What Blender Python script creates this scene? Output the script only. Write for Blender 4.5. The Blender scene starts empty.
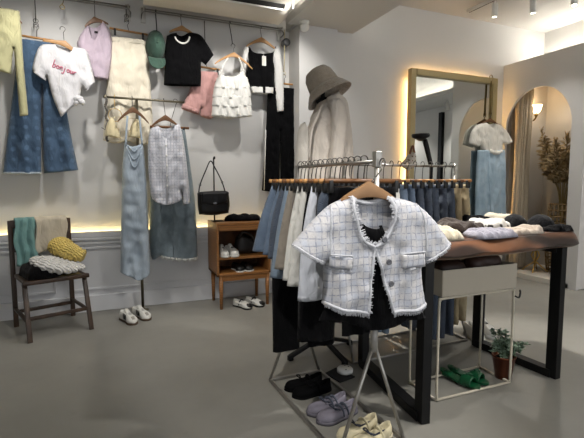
import bpy, bmesh, math, random
import numpy as np
from mathutils import Vector, Matrix, geometry, noise
random.seed(7)
SC = bpy.context.scene
COL = SC.collection
PI = math.pi

# ---------------------------------------------------------------- materials
def lin(h):
    if not isinstance(h, str):
        return tuple(h)
    h = h.lstrip('#')
    o = []
    for i in (0, 2, 4):
        c = int(h[i:i+2], 16) / 255
        o.append(c / 12.92 if c <= .04045 else ((c + .055) / 1.055) ** 2.4)
    return tuple(o)
MATS = {}
def mat(name, col, kind='plain', rough=.6, metal=0., var=.12, scale=6., bump=.0, bscale=200., col2=None, **k):
    if name in MATS:
        return MATS[name]
    m = bpy.data.materials.new(name); m.use_nodes = True
    nt = m.node_tree; N = nt.nodes; L = nt.links
    b = N['Principled BSDF']
    b.inputs['Roughness'].default_value = rough
    b.inputs['Metallic'].default_value = metal
    c = lin(col)
    tc = N.new('ShaderNodeTexCoord'); mp = N.new('ShaderNodeMapping')
    L.new(tc.outputs['Object'], mp.inputs['Vector'])
    if 'mscale' in k: mp.inputs['Scale'].default_value = k['mscale']
    if 'mrot' in k: mp.inputs['Rotation'].default_value = k['mrot']
    vec = mp.outputs['Vector']
    def mixc(fac, c1, c2):
        x = N.new('ShaderNodeMix'); x.data_type = 'RGBA'
        for s, v in ((6, c1), (7, c2)):
            if isinstance(v, tuple): x.inputs[s].default_value = v[:3] + (1,)
            else: L.new(v, x.inputs[s])
        if isinstance(fac, float): x.inputs[0].default_value = fac
        else: L.new(fac, x.inputs[0])
        return x.outputs[2]
    def noi(sc, det=4., v=None, ro=.55):
        n = N.new('ShaderNodeTexNoise'); n.inputs['Scale'].default_value = sc
        n.inputs['Detail'].default_value = det; n.inputs['Roughness'].default_value = ro
        L.new(v or vec, n.inputs['Vector']); return n.outputs['Fac']
    def ramp(x, a, bb):
        r = N.new('ShaderNodeMapRange'); r.inputs[1].default_value = a; r.inputs[2].default_value = bb
        L.new(x, r.inputs[0]); return r.outputs[0]
    def wave(sc, direction='X', prof='SIN', dist=0.):
        w = N.new('ShaderNodeTexWave'); w.bands_direction = direction; w.wave_profile = prof
        w.inputs['Scale'].default_value = sc; w.inputs['Distortion'].default_value = dist
        L.new(vec, w.inputs['Vector']); return w.outputs['Fac']
    c1 = tuple(x * (1 - var) for x in c); c2 = tuple(min(1, x * (1 + var)) for x in c)
    if col2 and kind in ('plain', 'wood', 'denim', 'mottle'): c2 = lin(col2)
    if kind == 'plaid':
        dn = N.new('ShaderNodeTexNoise'); dn.inputs['Scale'].default_value = 7.; dn.inputs['Detail'].default_value = 2.
        L.new(vec, dn.inputs['Vector'])
        sv = N.new('ShaderNodeVectorMath'); sv.operation = 'SCALE'; sv.inputs[3].default_value = k.get('wob', .03)
        L.new(dn.outputs['Color'], sv.inputs[0])
        av = N.new('ShaderNodeVectorMath'); L.new(vec, av.inputs[0]); L.new(sv.outputs[0], av.inputs[1]); vec = av.outputs[0]
    h = None
    if kind in ('plain', 'mottle'):
        out = mixc(ramp(noi(scale), .3, .7), c1, c2)
    elif kind == 'denim':
        o1 = mixc(ramp(noi(scale, 6.), .35, .7), c1, c2)
        tw = wave(90., 'DIAGONAL')
        out = mixc(.18, o1, mixc(tw, c1, (.6, .66, .72)))
        h = tw
    elif kind == 'knit':
        out = mixc(ramp(noi(scale), .3, .7), c1, c2)
        h = wave(k.get('ws', 30.), k.get('wd', 'X'), dist=1.5)
    elif kind == 'wood':
        w = wave(k.get('ws', 4.), k.get('wd', 'Y'), dist=6.)
        n = noi(scale, 8.)
        a = N.new('ShaderNodeMath'); a.operation = 'MULTIPLY'; L.new(w, a.inputs[0]); L.new(n, a.inputs[1])
        out = mixc(ramp(a.outputs[0], .1, .6), c1, c2); h = n
    elif kind == 'stripe':
        w = wave(k.get('ws', 30.), k.get('wd', 'X'))
        out = mixc(ramp(w, k.get('lo', .75), k.get('hi', .95)), c, lin(col2)); h = w
    elif kind == 'plaid':
        wx = ramp(wave(k.get('ws', 12.), 'X'), .86, .98); wz = ramp(wave(k.get('ws', 12.) * .93, 'Z'), .88, .98)
        wx2 = ramp(wave(k.get('ws', 12.) * .5, 'X'), .55, .95); wz2 = ramp(wave(k.get('ws', 12.) * .47, 'Z'), .55, .95)
        mx = N.new('ShaderNodeMath'); mx.operation = 'MAXIMUM'; L.new(wx, mx.inputs[0]); L.new(wz, mx.inputs[1])
        ad = N.new('ShaderNodeMath'); ad.operation = 'ADD'; L.new(wx2, ad.inputs[0]); L.new(wz2, ad.inputs[1])
        s2 = N.new('ShaderNodeMath'); s2.operation = 'MULTIPLY'; L.new(ad.outputs[0], s2.inputs[0]); s2.inputs[1].default_value = k.get('soft', .3)
        base = mixc(ramp(noi(160., 2.), .3, .7), c1, c2)
        base = mixc(s2.outputs[0], base, lin(k.get('col3', col2)))
        th = N.new('ShaderNodeMath'); th.operation = 'MULTIPLY'; L.new(mx.outputs[0], th.inputs[0]); th.inputs[1].default_value = k.get('hard', .7)
        br = N.new('ShaderNodeMath'); br.operation = 'MULTIPLY'; L.new(th.outputs[0], br.inputs[0]); L.new(ramp(noi(60., 2.), .3, .6), br.inputs[1])
        out = mixc(br.outputs[0], base, lin(col2)); h = noi(300., 2.)
    elif kind == 'concrete':
        o1 = mixc(ramp(noi(1.3, 7., ro=.6), .3, .7), c1, c2)
        sp = ramp(noi(9., 5.), .62, .75)
        f = N.new('ShaderNodeMath'); f.operation = 'MULTIPLY'; L.new(sp, f.inputs[0]); f.inputs[1].default_value = .25
        out = mixc(f.outputs[0], o1, tuple(x * .7 for x in c)); h = noi(30., 6.)
        rr = N.new('ShaderNodeMapRange'); L.new(noi(2.2, 6.), rr.inputs[0])
        rr.inputs[3].default_value = rough - .1; rr.inputs[4].default_value = rough + .12
        L.new(rr.outputs[0], b.inputs['Roughness'])
    elif kind == 'quilt':
        base = mixc(ramp(noi(scale, 5.), .35, .7), c1, c2)
        a1 = wave(k.get('ws', 5.), 'X', dist=3.); a2 = wave(k.get('ws', 5.), 'Z', dist=3.)
        mx = N.new('ShaderNodeMath'); mx.operation = 'MULTIPLY'; L.new(a1, mx.inputs[0]); L.new(a2, mx.inputs[1])
        out = mixc(ramp(mx.outputs[0], .55, .8), base, lin(col2)); h = noi(300., 2.)
    if k.get('fine', kind in ('plain', 'denim') and rough > .65):
        h = h or noi(bscale, 2.)
    L.new(out, b.inputs['Base Color'])
    wr = None
    if k.get('wrinkle'):
        wn = N.new('ShaderNodeTexNoise'); wn.inputs['Scale'].default_value = 9.; wn.inputs['Detail'].default_value = 3.; wn.inputs['Distortion'].default_value = 1.2
        wm = N.new('ShaderNodeMapping'); wm.inputs['Scale'].default_value = (1.6, 1.6, .7); wm.inputs['Rotation'].default_value = (0, .35, .2)
        L.new(tc.outputs['Object'], wm.inputs['Vector']); L.new(wm.outputs['Vector'], wn.inputs['Vector'])
        wr = N.new('ShaderNodeBump'); wr.inputs['Strength'].default_value = k['wrinkle']; wr.inputs['Distance'].default_value = .03
        L.new(wn.outputs['Fac'], wr.inputs['Height']); L.new(wr.outputs[0], b.inputs['Normal'])
    if bump and h is None: h = noi(bscale, 3.)
    if h is not None:
        bp = N.new('ShaderNodeBump'); bp.inputs['Strength'].default_value = bump or .15
        bp.inputs['Distance'].default_value = k.get('bd', .002)
        L.new(h, bp.inputs['Height'])
        if wr: L.new(wr.outputs[0], bp.inputs['Normal'])
        L.new(bp.outputs[0], b.inputs['Normal'])
    if 'sheen' in k: b.inputs['Sheen Weight'].default_value = k['sheen']
    if 'coat' in k: b.inputs['Coat Weight'].default_value = k['coat']
    if 'spec' in k: b.inputs['Specular IOR Level'].default_value = k['spec']
    MATS[name] = m
    return m
def emit(name, col, s):
    m = bpy.data.materials.new(name); m.use_nodes = True
    b = m.node_tree.nodes['Principled BSDF']; c = lin(col)
    b.inputs['Base Color'].default_value = c + (1,)
    b.inputs['Emission Color'].default_value = c + (1,); b.inputs['Emission Strength'].default_value = s
    return m
def cl(name, col, **k):          # plain woven cloth
    k.setdefault('rough', .9); k.setdefault('sheen', .15); k.setdefault('spec', .2); k.setdefault('wrinkle', .35 if k.get('kind') == 'denim' else .6)
    return mat(name, col, **k)

# ---------------------------------------------------------------- builders
def catmull(P, n=6, closed=False):
    P = [Vector(p) for p in P]; out = []; m = len(P)
    if m < 3 and not closed: return P
    for i in range(m if closed else m - 1):
        if closed: a, b, c, d = P[i-1], P[i], P[(i+1) % m], P[(i+2) % m]
        else:
            b, c = P[i], P[i+1]
            a = P[i-1] if i else b * 2 - c
            d = P[i+2] if i + 2 < m else c * 2 - b
        for j in range(n):
            t = j / n
            out.append(.5 * (2*b + (c-a)*t + (2*a-5*b+4*c-d)*t*t + (3*b-a-3*c+d)*t**3))
    if not closed: out.append(P[-1])
    return out
class B:
    def __init__(s): s.bm = bmesh.new()
    def box(s, c, d, rz=0., M=None, bev=0.):
        c = Vector(c); d = Vector(d)
        r = bmesh.ops.create_cube(s.bm, size=1.)
        T = Matrix.Translation(c) @ (M.to_4x4() if M else Matrix.Rotation(rz, 4, 'Z')) @ Matrix.Diagonal((d.x, d.y, d.z, 1))
        bmesh.ops.transform(s.bm, matrix=T, verts=r['verts'])
        if bev:
            es = list({e for v in r['verts'] for e in v.link_edges})
            bmesh.ops.bevel(s.bm, geom=es, offset=bev, segments=2, affect='EDGES', profile=.5)
        return s
    def bar(s, a, b, w, h, up=(0, 0, 1), bev=0.):
        a = Vector(a); b = Vector(b); z = (b - a); l = z.length; z.normalize()
        x = Vector(up).cross(z)
        if x.length < 1e-4: x = Vector((1, 0, 0))
        x.normalize(); y = z.cross(x)
        M = Matrix((x, y, z)).transposed()
        return s.box((a + b) / 2, (w, h, l), M=M, bev=bev)
    def tube(s, P, r, n=8, closed=False, sm=0, sq=(1, 1)):
        P = catmull(P, sm, closed) if sm else [Vector(p) for p in P]
        m = len(P); R = r if isinstance(r, (list, tuple)) else [r] * m
        if len(R) != m: R = [R[min(len(R)-1, int(i * (len(R)-1) / max(1, m-1) + .5))] for i in range(m)]
        rings = []; x = None
        for i in range(m):
            if closed: t = P[(i+1) % m] - P[i-1]
            else: t = P[min(i+1, m-1)] - P[max(i-1, 0)]
            t.normalize()
            if x is None:
                x = Vector((0, 0, 1)).cross(t)
                if x.length < .05: x = Vector((1, 0, 0)).cross(t)
            x = (x - t * x.dot(t)).normalized(); y = t.cross(x)
            rings.append([s.bm.verts.new(P[i] + (x * math.cos(2*PI*k/n) * sq[0] + y * math.sin(2*PI*k/n) * sq[1]) * R[i]) for k in range(n)])
        for i in range(m if closed else m - 1):
            a = rings[i]; b = rings[(i+1) % m]
            for k in range(n): s.bm.faces.new((a[k], a[(k+1) % n], b[(k+1) % n], b[k]))
        if not closed:
            s.bm.faces.new(rings[0][::-1]); s.bm.faces.new(rings[-1])
        return s
    def lathe(s, prof, c=(0, 0, 0), n=24, M=None):
        c = Vector(c); rings = []
        for r, z in prof:
            ring = []
            for k in range(n):
                v = Vector((r * math.cos(2*PI*k/n), r * math.sin(2*PI*k/n), z))
                if M: v = M @ v
                ring.append(s.bm.verts.new(c + v))
            rings.append(ring)
        for a, b in zip(rings, rings[1:]):
            for k in range(n): s.bm.faces.new((a[k], a[(k+1) % n], b[(k+1) % n], b[k]))
        s.bm.faces.new(rings[0][::-1]); s.bm.faces.new(rings[-1])
        return s
    def ball(s, c, r, seg=12, M=None):
        r = r if isinstance(r, (tuple, list)) else (r, r, r)
        q = bmesh.ops.create_uvsphere(s.bm, u_segments=seg, v_segments=max(6, seg // 2 + 2), radius=1)
        bmesh.ops.transform(s.bm, matrix=Matrix.Translation(c) @ (M.to_4x4() if M else Matrix.Identity(4)) @ Matrix.Diagonal((r[0], r[1], r[2], 1)), verts=q['verts'])
        return s
    def prism(s, pts, O, U, V, t, bev=0.):     # outline in the U,V plane, thickness t along the normal
        O = Vector(O); U = Vector(U); V = Vector(V); Nn = U.cross(V).normalized()
        a = [s.bm.verts.new(O + U*p[0] + V*p[1] - Nn*t/2) for p in pts]
        f = s.bm.faces.new(a)
        r = bmesh.ops.extrude_face_region(s.bm, geom=[f])
        vs = [g for g in r['geom'] if isinstance(g, bmesh.types.BMVert)]
        bmesh.ops.translate(s.bm, verts=vs, vec=Nn*t)
        if bev:
            es = [e for e in s.bm.edges if e.verts[0] in vs and e.verts[1] in vs or e.verts[0] in a and e.verts[1] in a]
            bmesh.ops.bevel(s.bm, geom=es, offset=bev, segments=2, affect='EDGES', profile=.5)
        return s
    def grid(s, rows, closed=False, caps=False):
        R = [[s.bm.verts.new(p) for p in r] for r in rows]
        for a, b in zip(R, R[1:]):
            n = len(a)
            for k in range(n if closed else n - 1):
                s.bm.faces.new((a[k], a[(k+1) % n], b[(k+1) % n], b[k]))
        if caps: s.bm.faces.new(R[0][::-1]); s.bm.faces.new(R[-1])
        return s
    def quad(s, *p):
        s.bm.faces.new([s.bm.verts.new(q) for q in p]); return s
def tag(o, label=None, cat=None, group=None, kind=None):
    if label: o['label'] = label
    if cat: o['category'] = cat
    if group: o['group'] = group
    if kind: o['kind'] = kind
    return o
def thing(name, loc, label, cat, group=None):
    o = bpy.data.objects.new(name, None); COL.objects.link(o); o.location = loc
    o.empty_display_size = .1
    return tag(o, label, cat, group)
def part(name, b, m, root=None, smooth=True, solid=0., label=None, loc=(0, 0, 0), sub=0):
    bm = b.bm
    wl = Vector(loc)
    if root:
        r = root; wl = Vector((0, 0, 0))
        while r: wl = wl + Vector(r.location); r = r.parent
    bmesh.ops.recalc_face_normals(bm, faces=bm.faces) if not getattr(b, 'keepn', False) else None
    bmesh.ops.translate(bm, verts=bm.verts, vec=-wl)
    me = bpy.data.meshes.new(name); bm.to_mesh(me); bm.free()
    if smooth:
        me.polygons.foreach_set('use_smooth', [True] * len(me.polygons))
    me.materials.append(m)
    o = bpy.data.objects.new(name, me); COL.objects.link(o)
    if root: o.parent = root
    else: o.location = loc
    if solid:
        s = o.modifiers.new('thickness', 'SOLIDIFY'); s.thickness = solid; s.offset = 0
    if sub:
        s = o.modifiers.new('smooth', 'SUBSURF'); s.levels = sub; s.render_levels = sub
    if smooth == 'auto':
        ang = math.radians(35)
        for e in me.edges: pass
        try:
            me.set_sharp_from_angle(angle=ang)
        except Exception: pass
    if label: o['label'] = label
    return o
def solo(name, b, m, label, cat, loc, group=None, smooth=True, solid=0., sub=0):
    return tag(part(name, b, m, None, smooth, solid, None, loc, sub), label, cat, group)
def struct(name, b, m, loc=(0, 0, 0), smooth=False, parent=None):
    o = part(name, b, m, parent, smooth, loc=loc)
    if parent is None: o['kind'] = 'structure'
    return o
def dup(o, off, label=None, group=None):
    def cp(q, p):
        c = q.copy(); COL.objects.link(c)
        if p: c.parent = p
        for ch in q.children: cp(ch, c)
        return c
    c = cp(o, None); c.location = Vector(o.location) + Vector(off)
    if label: c['label'] = label
    if group: c['group'] = group
    return c

# ---------------------------------------------------------------- cloth: a sewn garment, front and back panels from their cut
def dens(outline, step):
    P = []; seam = []
    for k, pts in outline:
        q = [Vector((p[0], p[1], 0)) for p in pts]
        if k in 'SO' and len(q) > 2: q = catmull(q, 5)
        for a, b in zip(q, q[1:]):
            n = max(1, int((b - a).length / step + .5))
            for j in range(n):
                P.append(((a + (b - a) * (j / n)).x, (a + (b - a) * (j / n)).y)); seam.append(k in 'sS')
    return np.array(P), np.array(seam)
def segdist(Q, A, Bq):
    d = np.full(len(Q), 1e9)
    for a, b in zip(A, Bq):
        ab = b - a; L = max(1e-12, ab @ ab)
        t = np.clip(((Q - a) @ ab) / L, 0, 1)
        p = a + t[:, None] * ab
        d = np.minimum(d, np.hypot(*(Q - p).T))
    return d
class Cloth(B):
    keepn = True
    def __init__(s, fronts, back=None, D=.03, Db=None, res=.02, fold=.006, ff=7., wave=0., wf=3., seed=0., r=.06,
                 O=(0, 0, 0), U=(1, 0, 0), V=(0, 0, 1), N=(0, 1, 0), ripple=0., lump=0., top0=None):
        super().__init__()
        if fronts and isinstance(fronts[0][0], str): fronts = [fronts]
        if back is None: back = fronts[0]
        s.p = dict(D=D, Db=D * .7 if Db is None else Db, fold=fold, ff=ff, wave=wave, wf=wf, seed=seed, r=r, lump=lump)
        s.O = Vector(O); s.U = Vector(U); s.V = Vector(V); s.N = Vector(N)
        allv = np.array([p for f in fronts for k, pts in f for p in pts])
        s.v0, s.v1 = allv[:, 1].min(), allv[:, 1].max()
        s.fs = []
        for f, side in [(f, -1) for f in fronts] + ([(back, 1)] if back else []):
            P, sm = dens(f, res)
            A = P; Bq = np.roll(P, -1, 0)
            SA, SB = A[sm], Bq[sm]
            if side == -1: s.fs.append((SA, SB))
            lo, hi = P.min(0), P.max(0)
            G = []
            yy = lo[1]; row = 0
            while yy < hi[1]:
                xx = lo[0] + (res / 2 if row % 2 else 0)
                while xx < hi[0]: G.append((xx, yy)); xx += res
                yy += res * .87; row += 1
            G = np.array(G).reshape(-1, 2)
            if len(G):
                ins = np.zeros(len(G), bool)
                for a, b in zip(A, Bq):
                    c = ((a[1] > G[:, 1]) != (b[1] > G[:, 1]))
                    if a[1] != b[1]:
                        ins ^= c & (G[:, 0] < (b[0]-a[0]) * (G[:, 1]-a[1]) / (b[1]-a[1]) + a[0])
                G = G[ins]
                if len(G): G = G[segdist(G, A, Bq) > res * .45]
            Q = np.vstack([P, G]) if len(G) else P
            n = len(P)
            r_ = geometry.delaunay_2d_cdt([Vector(q) for q in Q], [(i, (i+1) % n) for i in range(n)], [], 1, 1e-6)
            Vq = np.array([(v.x, v.y) for v in r_[0]])
            y = s.depth(Vq, SA, SB, side)
            vs = [s.bm.verts.new(s.map(q[0], q[1], d)) for q, d in zip(Vq, y)]
            for tri in r_[2]:
                f3 = [vs[i] for i in tri]
                try: s.bm.faces.new(f3 if side == -1 else f3[::-1])
                except ValueError: pass
        bmesh.ops.remove_doubles(s.bm, verts=s.bm.verts, dist=res * .05)
    def map(s, u, v, d): return s.O + s.U * float(u) + s.V * float(v) + s.N * float(d)
    def depth(s, Q, SA, SB, side):
        p = s.p; u = Q[:, 0]; v = Q[:, 1]; sd = p['seed']
        d = segdist(Q, SA, SB) if len(SA) else np.full(len(Q), 9.)
        t = np.minimum(d / p['r'], 1)
        pr = np.sqrt(np.maximum(0, 1 - (1 - t) ** 2))
        ra = .35 + .65 * (s.v1 - v) / max(1e-6, s.v1 - s.v0)
        f = p['fold'] * ra * (np.sin(2*PI*p['ff'] * (u + .12 * np.sin(4*v + sd)) + sd * 1.7) + .6 * np.sin(2*PI*p['ff'] * 1.73 * u + 5.3 * v + sd))
        sn = np.array([noise.noise((q[0] * p['ff'] * 1.6 + sd * 7.1 + .8 * q[1], q[1] * 1.7, sd)) + .5 * noise.noise((q[0] * p['ff'] * 3.3 + 2.2 * q[1], q[1] * 4.1 + sd, 3.3)) for q in Q])
        f = .55 * f + p['fold'] * 2.4 * ra * sn
        W = p['wave'] * ra * np.sin(2*PI*p['wf'] * u + 1.3 * v + sd)
        lm = np.array([noise.noise((q[0]*14 + sd*3, q[1]*14, sd)) for q in Q]) * p['lump'] if p['lump'] else 0.
        if side == -1: return -(p['D'] * pr + t * (f + lm)) + W
        return p['Db'] * pr + W + t * f * .5 * (1 if p['Db'] else 0)
    def front(s, u, v, off=.002, which=0):
        Q = np.array([[u, v]]); d = s.depth(Q, *s.fs[which], -1)[0]
        return s.map(u, v, d - off)

# ================================================================ camera, world
cam = bpy.data.cameras.new('camera'); cam.sensor_width = 36; cam.lens = 430 / 584 * 36
co = bpy.data.objects.new('camera', cam); COL.objects.link(co)
co.location = (0, 0, 1.35); co.rotation_euler = (math.radians(85.0), 0, math.radians(-22.7)); cam.clip_start = .05
SC.camera = co
SC.view_settings.view_transform = 'Standard'; SC.view_settings.look = 'None'; SC.view_settings.gamma = 1
SC.view_settings.exposure = 0.62
w = bpy.data.worlds.new('sky'); SC.world = w; w.use_nodes = True
bg = w.node_tree.nodes['Background']; bg.inputs['Color'].default_value = (.93, .96, 1, 1); bg.inputs['Strength'].default_value = 1.1

# ================================================================ materials of the room
WALL = mat('wall_paint', '#d3d2d0', rough=.75, var=.015, scale=2., bump=.04, bscale=120.)
WAIN = mat('wainscot_paint', '#d0d1d4', rough=.5, var=.01, scale=2.)
CEIL = mat('ceiling_paint', '#c2c1be', rough=.9, var=.01, scale=2.)
PART = mat('partition_paint', '#cfcdca', rough=.75, var=.015, scale=2., bump=.04, bscale=120.)
CONC = mat('polished_concrete', '#84827b', kind='concrete', rough=.42, var=.10, bump=.05, spec=.4)
BEIGE = mat('fitting_room_plaster', '#a9a297', rough=.8, var=.03, scale=3.)
WHITEP = mat('white_satin_plastic', '#dcdcd8', rough=.4, var=.01)
CREAMP = mat('cream_satin_plastic', '#cfcac0', rough=.45, var=.02)
BLACKM = mat('black_powder_coat', '#0b0b0c', rough=.5, var=.1, spec=.3)
DARK = mat('dark_slot', '#050505', rough=.6, var=.05)
STEEL = mat('brushed_steel', '#8d8b86', rough=.32, metal=1., var=.08, scale=20.)
CHROME = mat('chrome', '#b9b9b9', rough=.15, metal=1., var=.02)
BRASS = mat('antique_brass', '#8c7a52', rough=.4, metal=1., var=.1)
GOLD = mat('gold_wire', '#c9a660', rough=.3, metal=1., var=.05)
WARM = emit('warm_led', '#ffe49c', 24.0)
WHITE_LED = emit('white_led', '#fff7ea', 15.0)
DAYG = None

# ================================================================ the room
YB = 4.91          # back wall
struct('floor', B().box((2.2, 1.3, -.05), (9.2, 7.7, .1)), CONC)
struct('wall_back', B().box((.0, YB + .05, 1.7), (4.4, .1, 3.4)), WALL)
struct('wall_left', B().box((-2.25, 1.3, 1.7), (.1, 7.4, 3.4)), WALL)
struct('wall_column', B().box((2.26, 4.78, 1.56), (.49, .36, 3.12), bev=.004), WALL)
struct('wall_mirror_side', B().box((4.4, 4.72, 1.8), (3.9, .1, 3.6)), WALL)
# wainscot on the back wall: panel, cap, moulding frames, baseboard
struct('trim_1', B().box((-.10, 4.885, .3875), (4.26, .05, .775)), WAIN)
b = B().box((-.10, 4.872, .787), (4.26, .076, .022), bev=.005)
b.box((-.10, 4.848, .760), (4.26, .03, .03), bev=.006)
b.box((-.10, 4.838, .815), (4.26, .010, .042))
struct('trim_2', b, WAIN)
b = B().box((-.10, 4.850, .715), (4.26, .016, .022), bev=.004)
for x0, x1 in [(-2.1, -.56), (-.44, 2.0)]:
    for z in (.235, .665): b.box(((x0 + x1) / 2, 4.854, z), (x1 - x0, .014, .022), bev=.004)
    for x in (x0, x1): b.box((x, 4.854, .45), (.022, .014, .452), bev=.004)
struct('trim_3', b, WAIN)
struct('baseboard_back', B().box((-.10, 4.846, .085), (4.26, .03, .17), bev=.006), WAIN)
struct('trim_4', B().box((-.10, 4.895, .8015), (4.2, .012, .006)), WARM)      # light strip lying in the ledge
# ceilings: left coffer, beam, right coffer
struct('ceiling', B().box((-.16, 1.3, 3.36), (4.3, 7.5, .08)).box((4.63, 1.3, 3.61), (4.0, 7.5, .10)), CEIL)
struct('ceiling_beam', B().box((2.315, 1.2, 3.36), (.69, 7.4, .48)), CEIL)
struct('trim_5', B().box((2.70, 1.2, 3.135), (.08, 6.9, .03)).box((2.735, 1.2, 3.17), (.012, 6.9, .05)), CEIL)
struct('trim_10', B().box((1.93, 1.2, 3.135), (.08, 6.9, .03)).box((1.895, 1.2, 3.17), (.012, 6.9, .05)), CEIL)
struct('trim_11', B().box((1.94, 1.2, 3.156), (.025, 6.7, .008)), WHITE_LED)
struct('trim_6', B().box((2.69, 1.2, 3.156), (.025, 6.7, .008)), WHITE_LED)
# right side: arched partition, its end face, wall beyond
def arch_wall():
    y0, y1, zt = 3.46, 4.67, 3.0
    a0, a1, zs, cy = 3.63, 4.60, 2.06, 4.115; r = (a1 - a0) / 2; hh = 2.60 - zs
    ring = [(a1, .07)] + [(cy + r * math.cos(t), zs + hh * math.sin(t)) for t in [PI * i / 32 for i in range(33)]] + [(a0, .07)]
    outer = [(y0, 0), (y1, 0), (y1, .07)] + ring + [(y0, .07)]
    b = B()
    # build as strips so that every face stays simple
    for x0, x1 in [(5.25, 5.285)]:
        def wallstrip(ya, yb, za, zb): b.box(((x0 + x1) / 2, (ya + yb) / 2, (za + zb) / 2), (x1 - x0, yb - ya, zb - za))
        wallstrip(y0, a0, 0, zt); wallstrip(a1, y1, 0, zt)
        n = 48; 
        ts = [PI * i / n for i in range(n + 1)]
        p = [(cy + r * math.cos(t), zs + hh * math.sin(t)) for t in ts]
        for (ya, za), (yb, zb) in zip(p, p[1:]):
            for x in (x0, x1):
                q = [(x, ya, za), (x, yb, zb), (x, yb, zt), (x, ya, zt)]
                b.quad(*(q if x == x0 else q[::-1]))
            b.quad((x0, ya, za), (x1, ya, za), (x1, yb, zb), (x0, yb, zb))
        b.quad((x0, a0, zt), (x1, a0, zt), (x1, a1, zt), (x0, a1, zt))
    return b
struct('wall_arch', arch_wall(), PART)
struct('wall_arch_end', B().box((5.97, 3.515, 1.5), (1.36, .1, 2.98)), PART)
struct('wall_fitting_room', B().box((6.13, 4.1, 1.5), (.08, 1.2, 3.0)).box((5.75, 4.64, 1.5), (.76, .06, 3.0)), BEIGE)
struct('ceiling_fitting_room', B().box((5.70, 4.08, 2.985), (.74, 1.1, .03)), CEIL)
struct('floor_fitting_room', B().box((5.70, 4.11, .035), (.90, 1.1, .07), bev=.004), mat('pale_platform', '#cfcac0', rough=.5, var=.03))
struct('trim_7', B().box((5.90, 4.05, 3.010), (.03, 1.1, .016)), emit('partition_led', '#fff7ea', 45.))
struct('wall_upper_right', B().box((6.12, 1.3, 3.3), (.14, 6.8, .62)), CEIL)
struct('trim_12', B().box((5.92, .5, 2.975), (.28, 5.8, .03)).box((5.785, .5, 3.01), (.012, 5.8, .06)), CEIL)
struct('trim_13', B().box((5.86, .5, 3.0), (.03, 5.6, .012)), emit('passage_led', '#fff7ea', 30.))
struct('wall_right', B().box((6.75, .6, 1.8), (.1, 6.0, 3.6)), PART)
struct('trim_8', B().box((6.4, .6, 2.985), (.7, 5.7, .03)), CEIL)
# front of the shop, behind the camera: wall with a wide window
b = B().box((-1.9, -2.4, 1.7), (.8, .1, 3.5)).box((6.3, -2.4, 1.7), (1.0, .1, 3.5)).box((2.2, -2.4, 3.15), (7.4, .1, .8)).box((2.2, -2.4, .15), (7.4, .1, .3))
struct('wall_front', b, WALL)
b = B()
for x in (-1.5, .0, 2.0, 4.0, 5.8): b.box((x, -2.36, 1.55), (.06, .06, 2.5))
b.box((2.15, -2.36, .31), (7.3, .06, .05)).box((2.15, -2.36, 2.74), (7.3, .06, .05))
struct('window_1', b, BLACKM)
# seen in the mirror: white panel door and black post on the far right wall
b = B().box((6.69, 2.25, 1.42), (.03, 1.1, 2.84), bev=.004)
struct('door_1', b, mat('white_door_paint', '#d8d6d2', rough=.6, var=.01))
struct('trim_9', B().box((6.665, 1.62, 1.42), (.08, .10, 2.84)), BLACKM)
# light switch
t = thing('light_switch', (5.42, 3.458, 1.33), 'small pale light switch on the wall right of the arch', 'switch')
part('plate', B().box((5.42, 3.455, 1.33), (.085, .01, .085), bev=.003), WHITEP, t)
part('rocker', B().box((5.42, 3.448, 1.33), (.05, .008, .055), bev=.002), mat('rocker_grey', '#b5b5b2', rough=.4), t)

# ---------------------------------------------------------------- ceiling air conditioner
t = thing('air_conditioner', (1.0, 4.2, 3.0), 'long white ceiling air conditioner with a black outlet slot', 'air conditioner')
prof = [(4.44, 3.30), (4.44, 3.02), (4.40, 3.0), (4.20, 3.0), (4.14, 3.015), (4.05, 3.07), (4.00, 3.16), (3.985, 3.30)]
b = B(); b.grid([[(x, y, z) for y, z in prof] for x in (.33, .345, 1.67, 1.69)], closed=True, caps=True)
part('casing', b, CREAMP, t, smooth='auto')
part('outlet_slot', B().bar((.42, 4.066, 3.052), (1.62, 4.066, 3.052), .05, .02, up=(0, .75, .65)), DARK, t)
part('louver', B().bar((.42, 4.075, 3.03), (1.62, 4.075, 3.03), .012, .03, up=(0, .5, .8)), WHITEP, t)
part('side_cap', B().box((1.695, 4.22, 3.16), (.02, .40, .26), bev=.008), WHITEP, t)
# ---------------------------------------------------------------- ceiling fittings
t = thing('ceiling_sensor', (2.03, 4.52, 3.12), 'small white round sensor under the beam by the column', 'sensor')
part('base', B().lathe([(.055, 0), (.055, -.03), (.03, -.04)], (2.03, 4.50, 3.12)), WHITEP, t)
part('dome', B().ball((2.03, 4.50, 3.055), (.055, .055, .05), 16), WHITEP, t)
def spot_head(name, loc, aim, label, group=None, m=WHITEP, stem=.12, r=.035, ln=.16):
    t = thing(name, loc, label, 'spotlight', group)
    x, y, z = loc
    part('stem', B().tube([(x, y, z), (x, y, z - stem)], .008), m, t)
    d = (Vector(aim) - Vector((x, y, z - stem))).normalized()
    c = Vector((x, y, z - stem))
    q = d.to_track_quat('Z', 'Y').to_matrix()
    part('can', B().lathe([(r * .9, -ln * .5), (r, -ln * .45), (r, ln * .5), (r * .85, ln * .5), (r * .8, ln * .42)], c, 16, q), m, t)
    part('lens', B().lathe([(r * .78, ln * .40), (r * .78, ln * .43)], c, 16, q), emit('spot_lens', '#fff3df', 12.), t)
    return c + d * (ln * .5 + .02), d
def spot_light(c, d, e, ang=70, blend=.6, rad=.04, col=(1, .965, .915)):
    l = bpy.data.lights.new('spot_beam', 'SPOT'); l.energy = e; l.spot_size = math.radians(ang); l.spot_blend = blend
    l.shadow_soft_size = rad; l.color = col
    o = bpy.data.objects.new('spot_beam', l); COL.objects.link(o); o.location = c
    o.rotation_euler = Vector(d).to_track_quat('-Z', 'Y').to_euler()
    return o
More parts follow.
